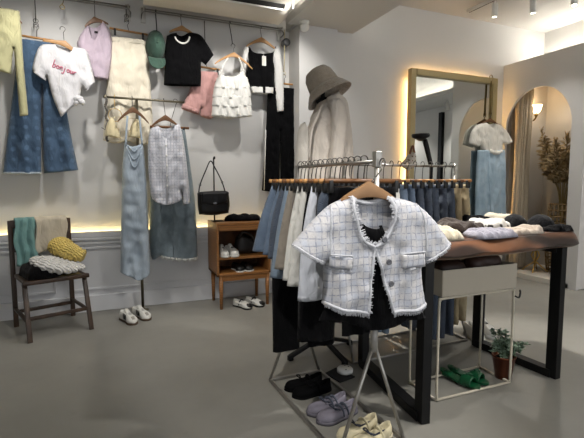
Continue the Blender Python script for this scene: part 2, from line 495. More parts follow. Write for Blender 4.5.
t = thing('light_track', (4.33, 3.0, 3.56), 'white track rail on the raised ceiling above the mirror', 'light track')
part('rail', B().box((4.33, 2.6, 3.54), (.035, 3.7, .04), bev=.003), WHITEP, t)
part('slot', B().box((4.33, 2.6, 3.519), (.014, 3.66, .004)), DARK, t)
TRK = [((4.33, 4.02, 3.52), (4.33, 4.05, 0), 'white track spotlight nearest the mirror wall'),
       ((4.75, 3.84, 3.56), (4.6, 3.6, 0), 'white ceiling spotlight right of the track, second from the mirror wall'),
       ((5.02, 3.52, 3.56), (3.8, 2.6, 0), 'white ceiling spotlight nearest the arched partition')]
for (loc, aim, lb), e in zip(TRK, (22, 30, 55)):
    c, d = spot_head('track_spotlight', loc, aim, lb, 'track spotlights'); spot_light(c, d, e, 80)
for y in (.4, 2.3):  # unseen spots added to brighten the passage reflected in the mirror
    c, d = spot_head('added_passage_spot', (6.2, y, 2.97), (6.4, y + .3, 0), 'added fill spotlight in the passage right of the arch, outside the view', 'added passage spotlights'); spot_light(c, d, 45, 120)
# lamps on the left coffer ceiling and the beam, above the frame
for loc, aim, e, ang in [((-.35, 3.75, 3.32), (-.45, 4.9, 1.4), 36, 112), ((.75, 3.70, 3.32), (.7, 4.9, 1.4), 36, 112), ((1.75, 3.7, 3.32), (1.5, 4.9, 1.4), 32, 112),
                         ((2.3, 1.2, 3.12), (1.2, 1.9, .6), 34, 80), ((-.1, 1.0, 3.32), (1.0, 2.5, .9), 140, 50), ((2.15, 3.3, 3.12), (2.7, 2.0, .3), 230, 62), ((2.3, .9, 3.12), (.6, 2.5, 0), 120, 58), ((3.6, .9, 3.56), (3.1, 1.6, 0), 45, 62)]:
    c, d = spot_head('ceiling_spotlight', loc, aim, 'white ceiling spotlight aimed at the displays, above the view', 'ceiling spotlights'); spot_light(c, d, e, ang)
# grey spot by the column
t = thing('wall_spotlight', (1.93, 4.85, 2.98), 'small grey round spotlight fixed by the column', 'spotlight')
part('bracket', B().box((1.93, 4.88, 2.98), (.03, .06, .03)), STEEL, t)
part('head', B().lathe([(.03, -.05), (.045, -.04), (.045, .04), (.03, .05)], (1.93, 4.81, 2.96), 16, Matrix.Rotation(PI/2, 3, 'X')), mat('grey_metal', '#5d5d5d', rough=.5, metal=.6), t)

# ---------------------------------------------------------------- mirror and what hangs on it
t = thing('wall_mirror', (4.26, 4.57, .25), 'tall rectangular mirror in a pale gold frame, lit warm from behind', 'mirror')
x0, x1, z0, z1 = 3.52, 4.99, .25, 2.77
FRM = mat('pale_gold_frame', '#b3a276', rough=.42, metal=.2, var=.05)
b = B()
for c, d in [((x0 + .04, 4.565, (z0 + z1) / 2), (.08, .075, z1 - z0)), ((x1 - .04, 4.565, (z0 + z1) / 2), (.08, .075, z1 - z0)),
             (((x0 + x1) / 2, 4.565, z1 - .04), (x1 - x0 - .16, .088, .08)), (((x0 + x1) / 2, 4.565, z0 + .04), (x1 - x0 - .16, .088, .08))]:
    b.box(c, d, bev=.006)
part('frame', b, FRM, t, smooth=False)
MIR = mat('mirror_glass', '#d9dcda', rough=.0, metal=1., var=0.)
part('glass', B().box(((x0 + x1) / 2, 4.57, (z0 + z1) / 2), (x1 - x0 - .1, .012, z1 - z0 - .1)), MIR, t, smooth=False)
b = B()
for c, d in [((x0 + .05, 4.625, 1.5), (.02, .012, 2.3)), ((x1 - .05, 4.625, 1.5), (.02, .012, 2.3)), (((x0 + x1) / 2, 4.625, z1 - .05), (1.3, .012, .02))]: b.box(c, d)
part('light_strip', b, emit('mirror_led', '#ffcf88', 16.), t)

# ---------------------------------------------------------------- fitting room behind the arch
b = B(); rows = []
for i in range(9):
    z = .09 + (2.85 - .09) * i / 8; row = []
    for k in range(121):
        u = k / 120
        x = 5.315 + .30 * u; y = 4.50 + (.045 + .01 * math.sin(3 * z)) * math.sin(u * 2 * PI * 7 + .2 * math.sin(2 * z)) + .01 * math.sin(u * 61)
        row.append((x, y - .05 * (1 - u), z))
    rows.append(row)
b.grid(rows)
t = thing('curtain', (5.58, 4.47, .09), 'tall taupe pleated curtain hanging inside the arch', 'curtain')
part('drape', b, cl('curtain_taupe', '#b3a690', var=.05), t, solid=.004)
part('curtain_rod', B().tube([(5.38, 4.46, 2.87), (6.08, 4.46, 2.87)], .012), BRASS, t)
t = thing('wall_lamp', (5.67, 4.60, 2.30), 'lit brass wall lamp with a glass shade inside the arch', 'wall lamp')
part('back_plate', B().lathe([(.05, 0), (.05, .015), (.03, .03)], (5.67, 4.61, 2.28), 20, Matrix.Rotation(PI/2, 3, 'X')), BRASS, t)
part('arm', B().tube([(5.67, 4.59, 2.28), (5.67, 4.50, 2.23), (5.67, 4.45, 2.27), (5.67, 4.45, 2.33)], .012, sm=5).ball((5.67, 4.45, 2.30), .026), BRASS, t)
part('shade', B().lathe([(.03, 0), (.055, .03), (.06, .07), (.075, .11), (.07, .11), (.05, .07), (.03, .01)], (5.67, 4.45, 2.33), 20), emit('lamp_glass', '#ffd9a0', 7.), t)
l = bpy.data.lights.new('lamp_glow', 'POINT'); l.energy = 4; l.color = (1, .8, .55); l.shadow_soft_size = .08
o = bpy.data.objects.new('lamp_glow', l); COL.objects.link(o); o.location = (5.67, 4.43, 2.5)
c, d = spot_head('added_fitting_room_spot', (5.62, 3.95, 2.97), (5.8, 4.35, 1.2), 'added fill spotlight inside the arched fitting room'); spot_light(c, d, 14, 110)  # fill spot added to lighten the curtain and walls behind the arch
# pampas in a woven basket
t = thing('pampas_arrangement', (5.76, 4.05, .07), 'bushy dried pampas grass in a tall woven basket inside the arch', 'dried grass')
RAT = mat('rattan', '#7a6340', kind='wood', rough=.7, var=.3, scale=14., ws=20., wd='Z', bump=.5)
b = B()
for k in range(12):
    z = .10 + k * .085; r = .15 + .035 * math.sin(k / 11 * PI)
    b.tube([(5.76 + r * math.cos(a), 4.05 + r * math.sin(a), z) for a in [2*PI*j/20 for j in range(20)]], .012, 6, closed=True)
for j in range(20):
    a = 2*PI*j/20
    b.tube([(5.76 + (.15 + .035 * math.sin(k / 5 * PI)) * math.cos(a), 4.05 + (.15 + .035 * math.sin(k / 5 * PI)) * math.sin(a), .09 + k * .19) for k in range(6)], .009, 5)
part('basket', b, RAT, t)
PAM = mat('pampas_plume', '#8d7552', rough=.95, var=.25, scale=30., col2='#b09a72')
STEM = mat('dry_stem', '#8b7748', rough=.9, var=.2)
rng = random.Random(5)
for k in range(22):
    a = 2*PI*k/22 + rng.uniform(-.2, .2); R = rng.uniform(.10, .30); hgt = rng.uniform(1.50, 1.90)
    p0 = Vector((5.76, 4.05, .5)); p2 = Vector((5.76 + R * math.cos(a) * .8, 4.05 + R * math.sin(a), hgt)); p1 = Vector((5.76 + .05 * math.cos(a), 4.05 + .05 * math.sin(a), 1.15))
    st = part('stem', B().tube([p0, p1, p2], .004, 5, sm=5), STEM, t)
    b = B(); d = (p2 - p1).normalized()
    for j in range(150):
        s = rng.random(); c = p1.lerp(p2, .45 + .75 * s) ; th = rng.uniform(0, 2*PI); w_ = .13 * math.sin(PI * min(.97, s + .12)) + .02
        q = Vector((math.cos(th) * w_, math.sin(th) * w_, rng.uniform(-.01, .07)))
        pr = q.cross(Vector((0, 0, 1))).normalized() * .006
        b.quad(c - pr, c + pr, c + q * .6 + pr * .7 + Vector((0, 0, .03)), c + q + Vector((0, 0, .015)))
    part('plume', b, PAM, t)
t = thing('wire_stool', (5.55, 4.26, .07), 'low stool with crossed gold wire legs inside the arch', 'stool')
for a in (0, PI/2, PI, 3*PI/2):
    x, y = math.cos(a + .5) * .17, math.sin(a + .5) * .17
    part('leg', B().tube([(5.55 + x, 4.26 + y, .07), (5.55 - x * .3, 4.26 - y * .3, .30), (5.55 + x * .8, 4.26 + y * .8, .50)], .009, 6, sm=4), GOLD, t)
part('seat', B().lathe([(.17, .50), (.185, .515), (.185, .55), (.17, .57), (.0001, .575)], (5.55, 4.26, 0), 28), cl('stool_velvet', '#b9ac98'), t)

# ================================================================ fittings for hanging
WOODH = mat('hanger_beech', '#b98a55', kind='wood', rough=.5, var=.15, scale=12., ws=8., bump=.05)
WOODD = mat('hanger_walnut', '#6f4a2a', kind='wood', rough=.45, var=.2, scale=12., ws=8., bump=.05)
WIRE = mat('hook_steel', '#55534f', rough=.35, metal=.9, var=.05)
CLIPB = mat('clip_black', '#141414', rough=.5)
def hook(top, low, axis=(1, 0, 0), r=.0032, R=.022):
    """open wire hook over a rod at `top`, with its shank down to `low`"""
    a = Vector(axis); t = Vector(top); l = Vector(low)
    P = [t + a * R * math.cos(q) + Vector((0, 0, R * math.sin(q))) for q in [PI * 1.1 - i * PI * 1.35 / 10 for i in range(11)]]
    P += [t + Vector((0, 0, -R * 1.4)) + a * R * .25, l.lerp(t, .3), l]
    return B().tube(P, r, 6)
def shirt_hanger(c, w, label, top, axis=(1, 0, 0), tilt=0., m=None, group=None, drop=.075, thick=.014, deep=1., name='wooden_hanger', hk=True, hax=None):
    """curved wooden hanger: c is the neck point, w its span"""
    t = thing(name, c, label, 'hanger', group)
    U = Vector(axis).normalized() * math.cos(tilt) + Vector((0, 0, math.sin(tilt))); V = Vector((0, 0, math.cos(tilt))) - Vector(axis).normalized() * math.sin(tilt)
    n = 12; up = []; lo = []
    for i in range(n + 1):
        s = -1 + 2 * i / n; a = abs(s)
        z = -drop * (a ** 1.5); th = (.030 * (1 - a) ** .8 + .016) * deep
        up.append((s * w / 2, z + th * .45 + .012 * math.exp(-(s * 6) ** 2))); lo.append((s * w / 2, z - th * .55))
    b = B().prism(up + lo[::-1], c, U, V, thick, bev=.003)
    part('arms', b, m or WOODH, t, smooth='auto')
    part('hook', hook(top, Vector(c) + Vector((0, 0, .01)), axis=hax or axis), WIRE, t)
    return t
def clip_hanger(c, w, label, top, axis=(1, 0, 0), m=None, group=None, clips=.8, tilt=0., name='clip_hanger', rr=.011):
    t = thing(name, c, label, 'hanger', group)
    U = Vector(axis).normalized() * math.cos(tilt) + Vector((0, 0, math.sin(tilt)))
    c = Vector(c)
    part('bar', B().tube([c - U * w / 2, c + U * w / 2], rr, 8), m or WOODH, t)
    part('hook', hook(top, c, axis=axis), WIRE, t)
    Nn = U.cross(Vector((0, 0, 1))).normalized()
    for s in (-1, 1):
        q = c + U * (s * w / 2 * clips)
        M = Matrix((U, Nn, Vector((0, 0, 1)))).transposed()
        part('clip', B().box(q - Vector((0, 0, .028)), (.022, .034, .062), M=M, bev=.004), CLIPB, t)
    return t
def wall_rack(x0, x1, label, y=4.78, z=3.08):
    t = thing('hanging_rail', ((x0 + x1) / 2, y, z), label, 'hanging rail')
    part('front_rod', B().tube([(x0, 4.88, z - .04), (x0, y, z - .03), (x0 + .02, y, z), (x1 - .02, y, z), (x1, y, z - .03), (x1, 4.88, z - .04)], .0075, 8), STEEL, t)
    part('back_rod', B().tube([(x0, 4.86, z + .05), (x1, 4.86, z + .05)], .008, 8), STEEL, t)
    for x in (x0 + .02, x1 - .02):
        br = part('bracket', B().box((x, 4.897, z), (.05, .02, .16), bev=.004).box((x, 4.84, z + .04), (.014, .12, .014)), mat('satin_nickel', '#b5b3ae', rough=.4, metal=.3), t)
    return t
wall_rack(-1.60, .235, 'steel double hanging rail high on the back wall, left one')
wall_rack(.345, 1.90, 'steel double hanging rail high on the back wall, right one')
def chain(name, x, y, z0, z1, label):
    b = B().tube([(x, y, z1), (x + .002, y, (z0 + z1) / 2), (x, y, z0 + .03)], .0045, 6)
    for k in range(2): b.tube([(x + .02 * math.cos(q), y, z0 - .0 + k * .035 + .02 * math.sin(q)) for q in [2*PI*i/12 for i in range(12)]], .003, 5, closed=True)
    b.tube([(x, y + .014 * math.cos(q), z1 + .014 * math.sin(q)) for q in [2*PI*i/10 for i in range(10)]], .004, 5, closed=True)
    return solo(name, b, WIRE, label, 'hook', (x, y, z0))

Y = 4.78
# ---------------------------------------------------------------- yellow knit top (cut by the left edge)
YK = cl('yellow_knit', '#c3bf95', kind='knit', ws=26., wd='X', bump=.3, var=.06)
c = Cloth([('o', [(-0.952, 2.882), (-0.897, 2.806), (-0.828, 2.867)]), ('S', [(-0.828, 2.867), (-0.745, 2.862), (-0.702, 2.817), (-0.697, 2.437), (-0.680, 1.952)]), ('o', [(-0.680, 1.952), (-0.743, 1.939)]), ('S', [(-0.743, 1.939), (-0.751, 2.257), (-0.761, 2.534)]), ('S', [(-0.761, 2.534), (-0.781, 2.445), (-0.795, 2.305)]),
           ('O', [(-0.795, 2.305), (-0.921, 2.336), (-1.037, 2.350)]), ('S', [(-1.037, 2.350), (-1.041, 2.417), (-1.043, 2.518)]), ('S', [(-1.043, 2.518), (-1.087, 2.227), (-1.124, 1.952)]), ('o', [(-1.124, 1.952), (-1.180, 1.965)]), ('S', [(-1.180, 1.965), (-1.121, 2.392), (-1.079, 2.780), (-1.041, 2.827), (-0.952, 2.882)])],
          D=.035, fold=.008, ff=9, seed=1, lump=.014, O=(0, 4.60, 0))
solo('knit_top', c, YK, 'pale yellow long-sleeved knit top hanging at the left edge', 'top', (-1.1, 4.60, 2.3), solid=.005)
q = [(-0.887, 2.858)]
shirt_hanger((q[0][0], 4.60, q[0][1]), .40, 'dark brown hanger inside the pale yellow knit top', (q[0][0], 4.78, 3.09), m=WOODD, drop=.10, hax=(0, 1, 0))
# ---------------------------------------------------------------- blue wide jeans
JQ = cl('blue_pattern_denim', '#4a6079', kind='quilt', col2='#556d88', ws=3.2, scale=5., var=.22)
c = Cloth([('o', [(-0.739, 2.658), (-0.594, 2.658), (-0.437, 2.640)]), ('S', [(-0.437, 2.640), (-0.412, 2.419), (-0.371, 1.947), (-0.302, 1.462)]), ('o', [(-0.302, 1.462), (-0.599, 1.426)]), ('S', [(-0.599, 1.426), (-0.593, 1.746), (-0.581, 2.123), (-0.576, 2.273)]), ('S', [(-0.576, 2.273), (-0.587, 2.123), (-0.607, 1.745), (-0.624, 1.421)]), ('o', [(-0.624, 1.421), (-0.935, 1.419)]), ('S', [(-0.935, 1.419), (-0.865, 1.874), (-0.807, 2.244), (-0.739, 2.658)])],
          D=.045, fold=.012, ff=5, seed=2, lump=.014, O=(0, Y, 0), res=.02)
t = solo('wide_jeans', c, JQ, 'blue wide-legged patterned jeans hanging behind the white printed tee', 'jeans', (-.78, Y, 2.1), solid=.004)
def onfront(c, pts, r, off=.004, n=5, which=0): return B().tube([c.front(u, v, off, which) for u, v in pts], r, n)
part('hem', Cloth([('o', [(-0.934, 1.437), (-0.623, 1.440)]), ('s', [(-0.623, 1.440), (-0.624, 1.421)]), ('o', [(-0.624, 1.421), (-0.935, 1.419)]), ('s', [(-0.935, 1.419), (-0.934, 1.437)])], D=.05, fold=.012, ff=5, seed=2, lump=.014, O=(0, Y, 0), res=.02), cl('pale_hem_thread', '#a9b4bf'), t, solid=.004)
q = [(-0.738, 2.690), (-0.434, 2.696), (-0.605, 2.693), (-0.604, 2.793)]
clip_hanger((q[2][0], Y, q[2][1]), q[1][0] - q[0][0], 'wooden clip hanger holding the blue wide-legged jeans', (q[3][0], Y, q[3][1]), tilt=-.055, clips=.86)
chain('chain_hook', q[3][0], Y, q[3][1] + .02, 3.07, 'steel chain hook above the blue wide-legged jeans')
# ---------------------------------------------------------------- white tee, knotted, with pink script
YW = 4.66
WT = cl('white_jersey', '#dedde0', var=.02)
c = Cloth([[('O', [(-0.442, 2.624), (-0.403, 2.556), (-0.346, 2.535), (-0.302, 2.567), (-0.284, 2.615)]), ('S', [(-0.284, 2.615), (-0.182, 2.599), (-0.143, 2.473), (-0.114, 2.307)]), ('o', [(-0.114, 2.307), (-0.196, 2.215)]), ('S', [(-0.196, 2.215), (-0.229, 2.259), (-0.250, 2.164), (-0.261, 2.098)]), ('O', [(-0.261, 2.098), (-0.331, 2.055), (-0.420, 1.957)]), ('S', [(-0.420, 1.957), (-0.479, 2.129), (-0.520, 2.326)]), ('S', [(-0.520, 2.326), (-0.530, 2.280)]), ('o', [(-0.530, 2.280), (-0.631, 2.352)]), ('S', [(-0.631, 2.352), (-0.628, 2.424), (-0.565, 2.591), (-0.442, 2.624)])]],
          [('O', [(-0.442, 2.624), (-0.368, 2.605), (-0.284, 2.615)]), ('S', [(-0.284, 2.615), (-0.182, 2.599), (-0.143, 2.473), (-0.114, 2.307)]), ('o', [(-0.114, 2.307), (-0.196, 2.215)]), ('S', [(-0.196, 2.215), (-0.229, 2.259), (-0.250, 2.164), (-0.261, 2.098)]), ('O', [(-0.261, 2.098), (-0.331, 2.055), (-0.420, 1.957)]), ('S', [(-0.420, 1.957), (-0.479, 2.129), (-0.520, 2.326)]), ('S', [(-0.520, 2.326), (-0.530, 2.280)]), ('o', [(-0.530, 2.280), (-0.631, 2.352)]), ('S', [(-0.631, 2.352), (-0.628, 2.424), (-0.565, 2.591), (-0.442, 2.624)])],
          D=.045, fold=.010, ff=5, seed=3, O=(0, YW, 0), lump=.01)
t = solo('printed_tee', c, WT, 'white tee with pink script across the chest, knotted at the hem', 't-shirt', (-.55, YW, 2.5))
KN = [(-0.260, 2.126), (-0.244, 2.099), (-0.219, 2.082)]
part('knot', B().ball((KN[0][0], YW - .05, KN[0][1]), (.045, .035, .032)).tube([(KN[0][0], YW - .05, KN[0][1]), (KN[1][0] + .01, YW - .06, KN[1][1]), (KN[2][0], YW - .05, KN[2][1])], [.03, .028, .02], 8, sm=3).tube([(KN[0][0], YW - .05, KN[0][1]), (KN[0][0] - .03, YW - .05, KN[0][1] - .06)], [.028, .02], 8), WT, t)
# script "bonjour" drawn as strokes lying on the chest
SO, SX, SZ = [(-0.458, 2.427), (-0.260, 2.359)][0], [(-0.458, 2.427), (-0.260, 2.359)][1], 0
GL = {'b': [[(0, 2), (0, 0), (.5, 0), (.7, .4), (.5, .8), (.1, .7)]], 'o': [[(.35, .8), (0, .5), (.2, 0), (.6, .1), (.7, .5), (.35, .8)]], 'n': [[(0, .8), (.05, 0)], [(.05, .5), (.35, .8), (.6, .6), (.65, 0)]],
      'j': [[(.3, .8), (.3, -.6), (0, -.9), (-.2, -.6)], [(.3, 1.15), (.31, 1.2)]], 'u': [[(0, .8), (.05, .1), (.35, 0), (.6, .3), (.6, .8)], [(.6, .8), (.65, 0)]], 'r': [[(0, .8), (.05, 0)], [(.05, .5), (.3, .8), (.55, .75)]]}
b = B(); adv = 0.
ex = Vector((SX[0] - SO[0], SX[1] - SO[1])); L_ = ex.length; ex.normalize(); ey = Vector((-ex.y, ex.x))
sc = L_ / 7.2
for ch in 'bonjour':
    for st in GL[ch]:
        q = catmull([(adv + p[0], p[1], 0) for p in st], 5) if len(st) > 2 else [Vector((adv + p[0], p[1], 0)) for p in st]
        P = []
        for v in q:
            w2 = Vector(SO) + ex * (v.x * sc) + ey * (v.y * sc * 1.15 - .02)
            P.append(c.front(w2.x, w2.y, .004))
        b.tube(P, .005, 5)
    adv += 1.03
part('script_print', b, cl('pink_print', '#cf7f92', var=.05), t)
q = [(-0.363, 2.633)][0]
shirt_hanger((q[0], YW, q[1]), .34, 'wooden hanger inside the white printed tee, tipped down to the right', (q[0] - .01, YW, q[1] + .135), tilt=-.35, drop=.05)
HX = q[0] - .005
b = hook((HX, Y, 3.08), (HX, YW, 2.985), axis=(0, 1, 0), r=.004).tube([(HX + .02 * math.cos(q), YW, 2.965 + .02 * math.sin(q)) for q in [2*PI*i/12 for i in range(12)]], .004, 5, closed=True)
solo('long_hook', b, BRASS, 'thin brass drop hook above the white printed tee', 'hook', (-.47, YW, 2.95))
# ---------------------------------------------------------------- lilac sleeveless top
LL = cl('lilac_knit', '#b7a8b5', kind='knit', ws=22., wd='X', bump=.4, var=.06)
c = Cloth([[('O', [(-0.159, 2.865), (-0.136, 2.764), (-0.102, 2.721), (-0.064, 2.792), (-0.024, 2.921)]), ('S', [(-0.024, 2.921), (0.028, 2.842), (0.047, 2.730), (0.045, 2.604)]), ('S', [(0.045, 2.604), (0.025, 2.476), (0.001, 2.362)]), ('O', [(0.001, 2.362), (-0.088, 2.364), (-0.168, 2.380)]), ('S', [(-0.168, 2.380), (-0.225, 2.508), (-0.262, 2.683)]), ('S', [(-0.262, 2.683), (-0.224, 2.772), (-0.159, 2.865)])]],
          [('O', [(-0.159, 2.865), (-0.098, 2.854), (-0.024, 2.921)]), ('S', [(-0.024, 2.921), (0.028, 2.842), (0.047, 2.730), (0.045, 2.604)]), ('S', [(0.045, 2.604), (0.025, 2.476), (0.001, 2.362)]), ('O', [(0.001, 2.362), (-0.088, 2.364), (-0.168, 2.380)]), ('S', [(-0.168, 2.380), (-0.225, 2.508), (-0.262, 2.683)]), ('S', [(-0.262, 2.683), (-0.224, 2.772), (-0.159, 2.865)])],
          D=.045, fold=.009, ff=7, seed=4, lump=.014, O=(0, 4.76, 0))
t = solo('sleeveless_top', c, LL, 'lilac sleeveless knit top with a V neck beside the white printed tee', 'top', (-.15, 4.76, 2.7), solid=.005)
q = [(-0.090, 2.813)][0]
part('neck_tag', B().box((q[0], 4.785, q[1]), (.03, .004, .02)), CLIPB, t)
q = [(-0.095, 2.921)][0]
shirt_hanger((q[0], 4.76, q[1]), .22, 'wooden hanger inside the lilac sleeveless top', (q[0], 4.78, 3.09), tilt=.25, drop=.05, m=WOODD, hax=(0, 1, 0))
# ---------------------------------------------------------------- cream skirt
CS = cl('cream_crepe', '#d9d1bf', var=.03)
c = Cloth([('o', [(0.039, 2.774), (0.203, 2.780), (0.367, 2.780)]), ('S', [(0.367, 2.780), (0.399, 2.502), (0.417, 2.095), (0.429, 1.764)]), ('O', [(0.429, 1.764), (0.288, 1.728), (0.172, 1.765), (0.047, 1.741), (-0.065, 1.767)]), ('S', [(-0.065, 1.767), (-0.023, 2.167), (0.006, 2.464), (0.039, 2.774)])],
          D=.05, fold=.016, ff=5.5, seed=5, lump=.014, O=(0, 4.80, 0), wave=.008)
t = solo('cream_skirt', c, CS, 'long cream skirt hanging behind the small pole rack', 'skirt', (.16, 4.80, 2.2), solid=.004)
part('waistband', Cloth([('o', [(0.035, 2.778), (0.204, 2.785), (0.370, 2.785)]), ('s', [(0.370, 2.785), (0.373, 2.741)]), ('o', [(0.373, 2.741), (0.202, 2.740), (0.032, 2.734)]), ('s', [(0.032, 2.734), (0.035, 2.778)])], D=.053, fold=.006, ff=5.5, seed=5, lump=.014, O=(0, 4.80, 0)), CS, t, solid=.004)
q = [(0.038, 2.876), (0.399, 2.854), (0.215, 2.865), (0.087, 2.824), (0.348, 2.807)]
clip_hanger((q[2][0], 4.80, q[2][1]), q[1][0] - q[0][0], 'wooden clip hanger holding the long cream skirt', (q[2][0] - .02, 4.80, q[2][1] + .09), tilt=-.055, clips=.74)
chain('chain_hook', q[2][0] - .02, 4.80, q[2][1] + .11, 3.08, 'steel chain hook above the long cream skirt')
# ---------------------------------------------------------------- green cap hung on the rail
t = thing('baseball_cap', (.50, 4.70, 2.70), 'faded green baseball cap hanging from the rail beside the black tee', 'cap')
GC = cl('green_twill', '#3f574c', var=.12, scale=9.)
q = [(0.479, 2.954), (0.473, 2.728), (0.489, 2.582), (0.406, 2.740), (0.561, 2.719)]
cx, cz = q[1]; 
b = B(); rows = []
for i in range(13):                                    # crown: dome whose axis lies towards the room
    th = i / 12; rr = math.sin(th * PI / 2)
    rows.append([(cx + .096 * rr * math.cos(a) * (1 + .04 * math.cos(6 * a)), 4.80 - .15 * math.cos(th * PI / 2), cz + .02 + .155 * rr * math.sin(a)) for a in [2*PI*k/32 for k in range(32)]])
rows[0] = [(p[0] * .02 + cx * .98, p[1], p[2] * .02 + cz * .98) for p in rows[1]]
b.grid(rows, closed=True)
part('crown', b, GC, t, solid=.004)
b = B(); rows = []
for i in range(7):
    s = i / 6
    rows.append([(cx + .088 * math.sin(a) * (1 - .10 * s), 4.745 - .035 * math.cos(a) - .055 * s, cz - .10 - .02 * math.cos(a) - .12 * s * math.cos(a * .85) ** .7) for a in [-1.4 + 2.8 * k / 20 for k in range(21)]])
b.grid(rows); part('brim', b, GC, t, solid=.006)
part('button', B().ball((cx, 4.648, cz + .02), .011), GC, t)
part('strap', B().tube([(cx - .03, 4.80, cz - .13), (cx, 4.79, cz - .19), (cx + .03, 4.80, cz - .13)], .008, 6, sm=4), CLIPB, t)
solo('long_hook', hook((q[0][0], Y, 3.085), (q[0][0], 4.72, cz + .15), axis=(0, 1, 0), r=.006), CLIPB, 'short black hook above the green cap', 'hook', (q[0][0], Y, 2.9))
# ---------------------------------------------------------------- black tee with bead necklace
BT = cl('black_jersey', '#08080a', var=.2, sheen=.03, spec=.1)
YT = 4.72
A = [('S', [(0.803, 2.911), (0.918, 2.895), (0.991, 2.811), (1.059, 2.705)]), ('o', [(1.059, 2.705), (0.973, 2.591)]), ('S', [(0.973, 2.591), (0.923, 2.617), (0.921, 2.492), (0.915, 2.367)]), ('o', [(0.915, 2.367), (0.719, 2.355), (0.536, 2.345)]), ('S', [(0.536, 2.345), (0.551, 2.549), (0.561, 2.720), (0.578, 2.842)]), ('S', [(0.578, 2.842), (0.619, 2.867), (0.670, 2.884)])]
c = Cloth([[('O', [(0.670, 2.884), (0.689, 2.826), (0.729, 2.800), (0.771, 2.836), (0.803, 2.911)])] + A], [('O', [(0.670, 2.884), (0.730, 2.871), (0.803, 2.911)])] + A, D=.05, fold=.008, ff=4, seed=6, lump=.014, O=(0, YT, 0))
t = solo('black_tee', c, BT, 'black short-sleeved tee hanging beside the green cap', 't-shirt', (.68, YT, 2.6), solid=.004)
q = [(0.653, 2.821), (0.668, 2.793), (0.698, 2.773), (0.728, 2.770), (0.759, 2.781), (0.786, 2.807), (0.797, 2.839)]
b = B()
for p in catmull([(x, 0, z) for x, z in q], 3): b.ball(c.front(p.x, p.z, .010), .0098, 8)
solo('bead_necklace', b, mat('pearl', '#e2e0da', rough=.25, var=.02), 'white bead necklace around the neck of the black tee', 'necklace', (.72, 4.66, 2.8))
q = [(0.732, 2.937)][0]
shirt_hanger((q[0], YT, q[1]), .26, 'wooden hanger inside the black tee', (q[0], 4.78, 3.08), drop=.05, hax=(0, 1, 0))
# ---------------------------------------------------------------- pink shorts
PK = cl('dusty_pink', '#b98f8b', var=.05)
c = Cloth([('o', [(0.883, 2.528), (1.002, 2.534), (1.124, 2.540)]), ('S', [(1.124, 2.540), (1.122, 2.411), (1.103, 2.247), (1.095, 2.094)]), ('o', [(1.095, 2.094), (1.038, 2.042), (0.918, 2.068)]), ('S', [(0.918, 2.068), (0.930, 2.149)]), ('S', [(0.930, 2.149), (0.907, 2.083)]), ('o', [(0.907, 2.083), (0.716, 2.135)]), ('S', [(0.716, 2.135), (0.804, 2.310), (0.883, 2.528)])], D=.045, fold=.012, ff=6, seed=7, lump=.014, O=(0, 4.80, 0))
t = solo('pink_shorts', c, PK, 'dusty pink shorts with turned cuffs between the black tee and the white camisole', 'shorts', (.95, 4.80, 2.4), solid=.004)
part('cuff', Cloth([('s', [(0.732, 2.173), (0.716, 2.132)]), ('o', [(0.716, 2.132), (0.907, 2.078)]), ('s', [(0.907, 2.078), (0.913, 2.121)]), ('o', [(0.913, 2.121), (0.732, 2.173)])], D=.05, fold=.01, ff=6, seed=7, lump=.014, O=(0, 4.80, 0)), PK, t, solid=.004)
part('cuff', Cloth([('s', [(0.935, 2.112), (0.923, 2.063)]), ('o', [(0.923, 2.063), (1.038, 2.037), (1.098, 2.089)]), ('s', [(1.098, 2.089), (1.101, 2.133)]), ('o', [(1.101, 2.133), (1.039, 2.085), (0.935, 2.112)])], D=.05, fold=.01, ff=6, seed=7, lump=.014, O=(0, 4.80, 0)), PK, t, solid=.004)
q = [(0.863, 2.584), (1.143, 2.585), (0.983, 2.665), (0.990, 3.059)][:]
clip_hanger(((q[0][0] + q[1][0]) / 2, 4.80, (q[0][1] + q[1][1]) / 2), q[1][0] - q[0][0], 'wooden clip hanger holding the pink shorts', (q[2][0], 4.80, q[2][1] + .02), clips=.82, tilt=-.05)
chain('chain_hook', q[2][0], 4.80, q[2][1] + .04, 3.06, 'steel chain hook above the pink shorts')
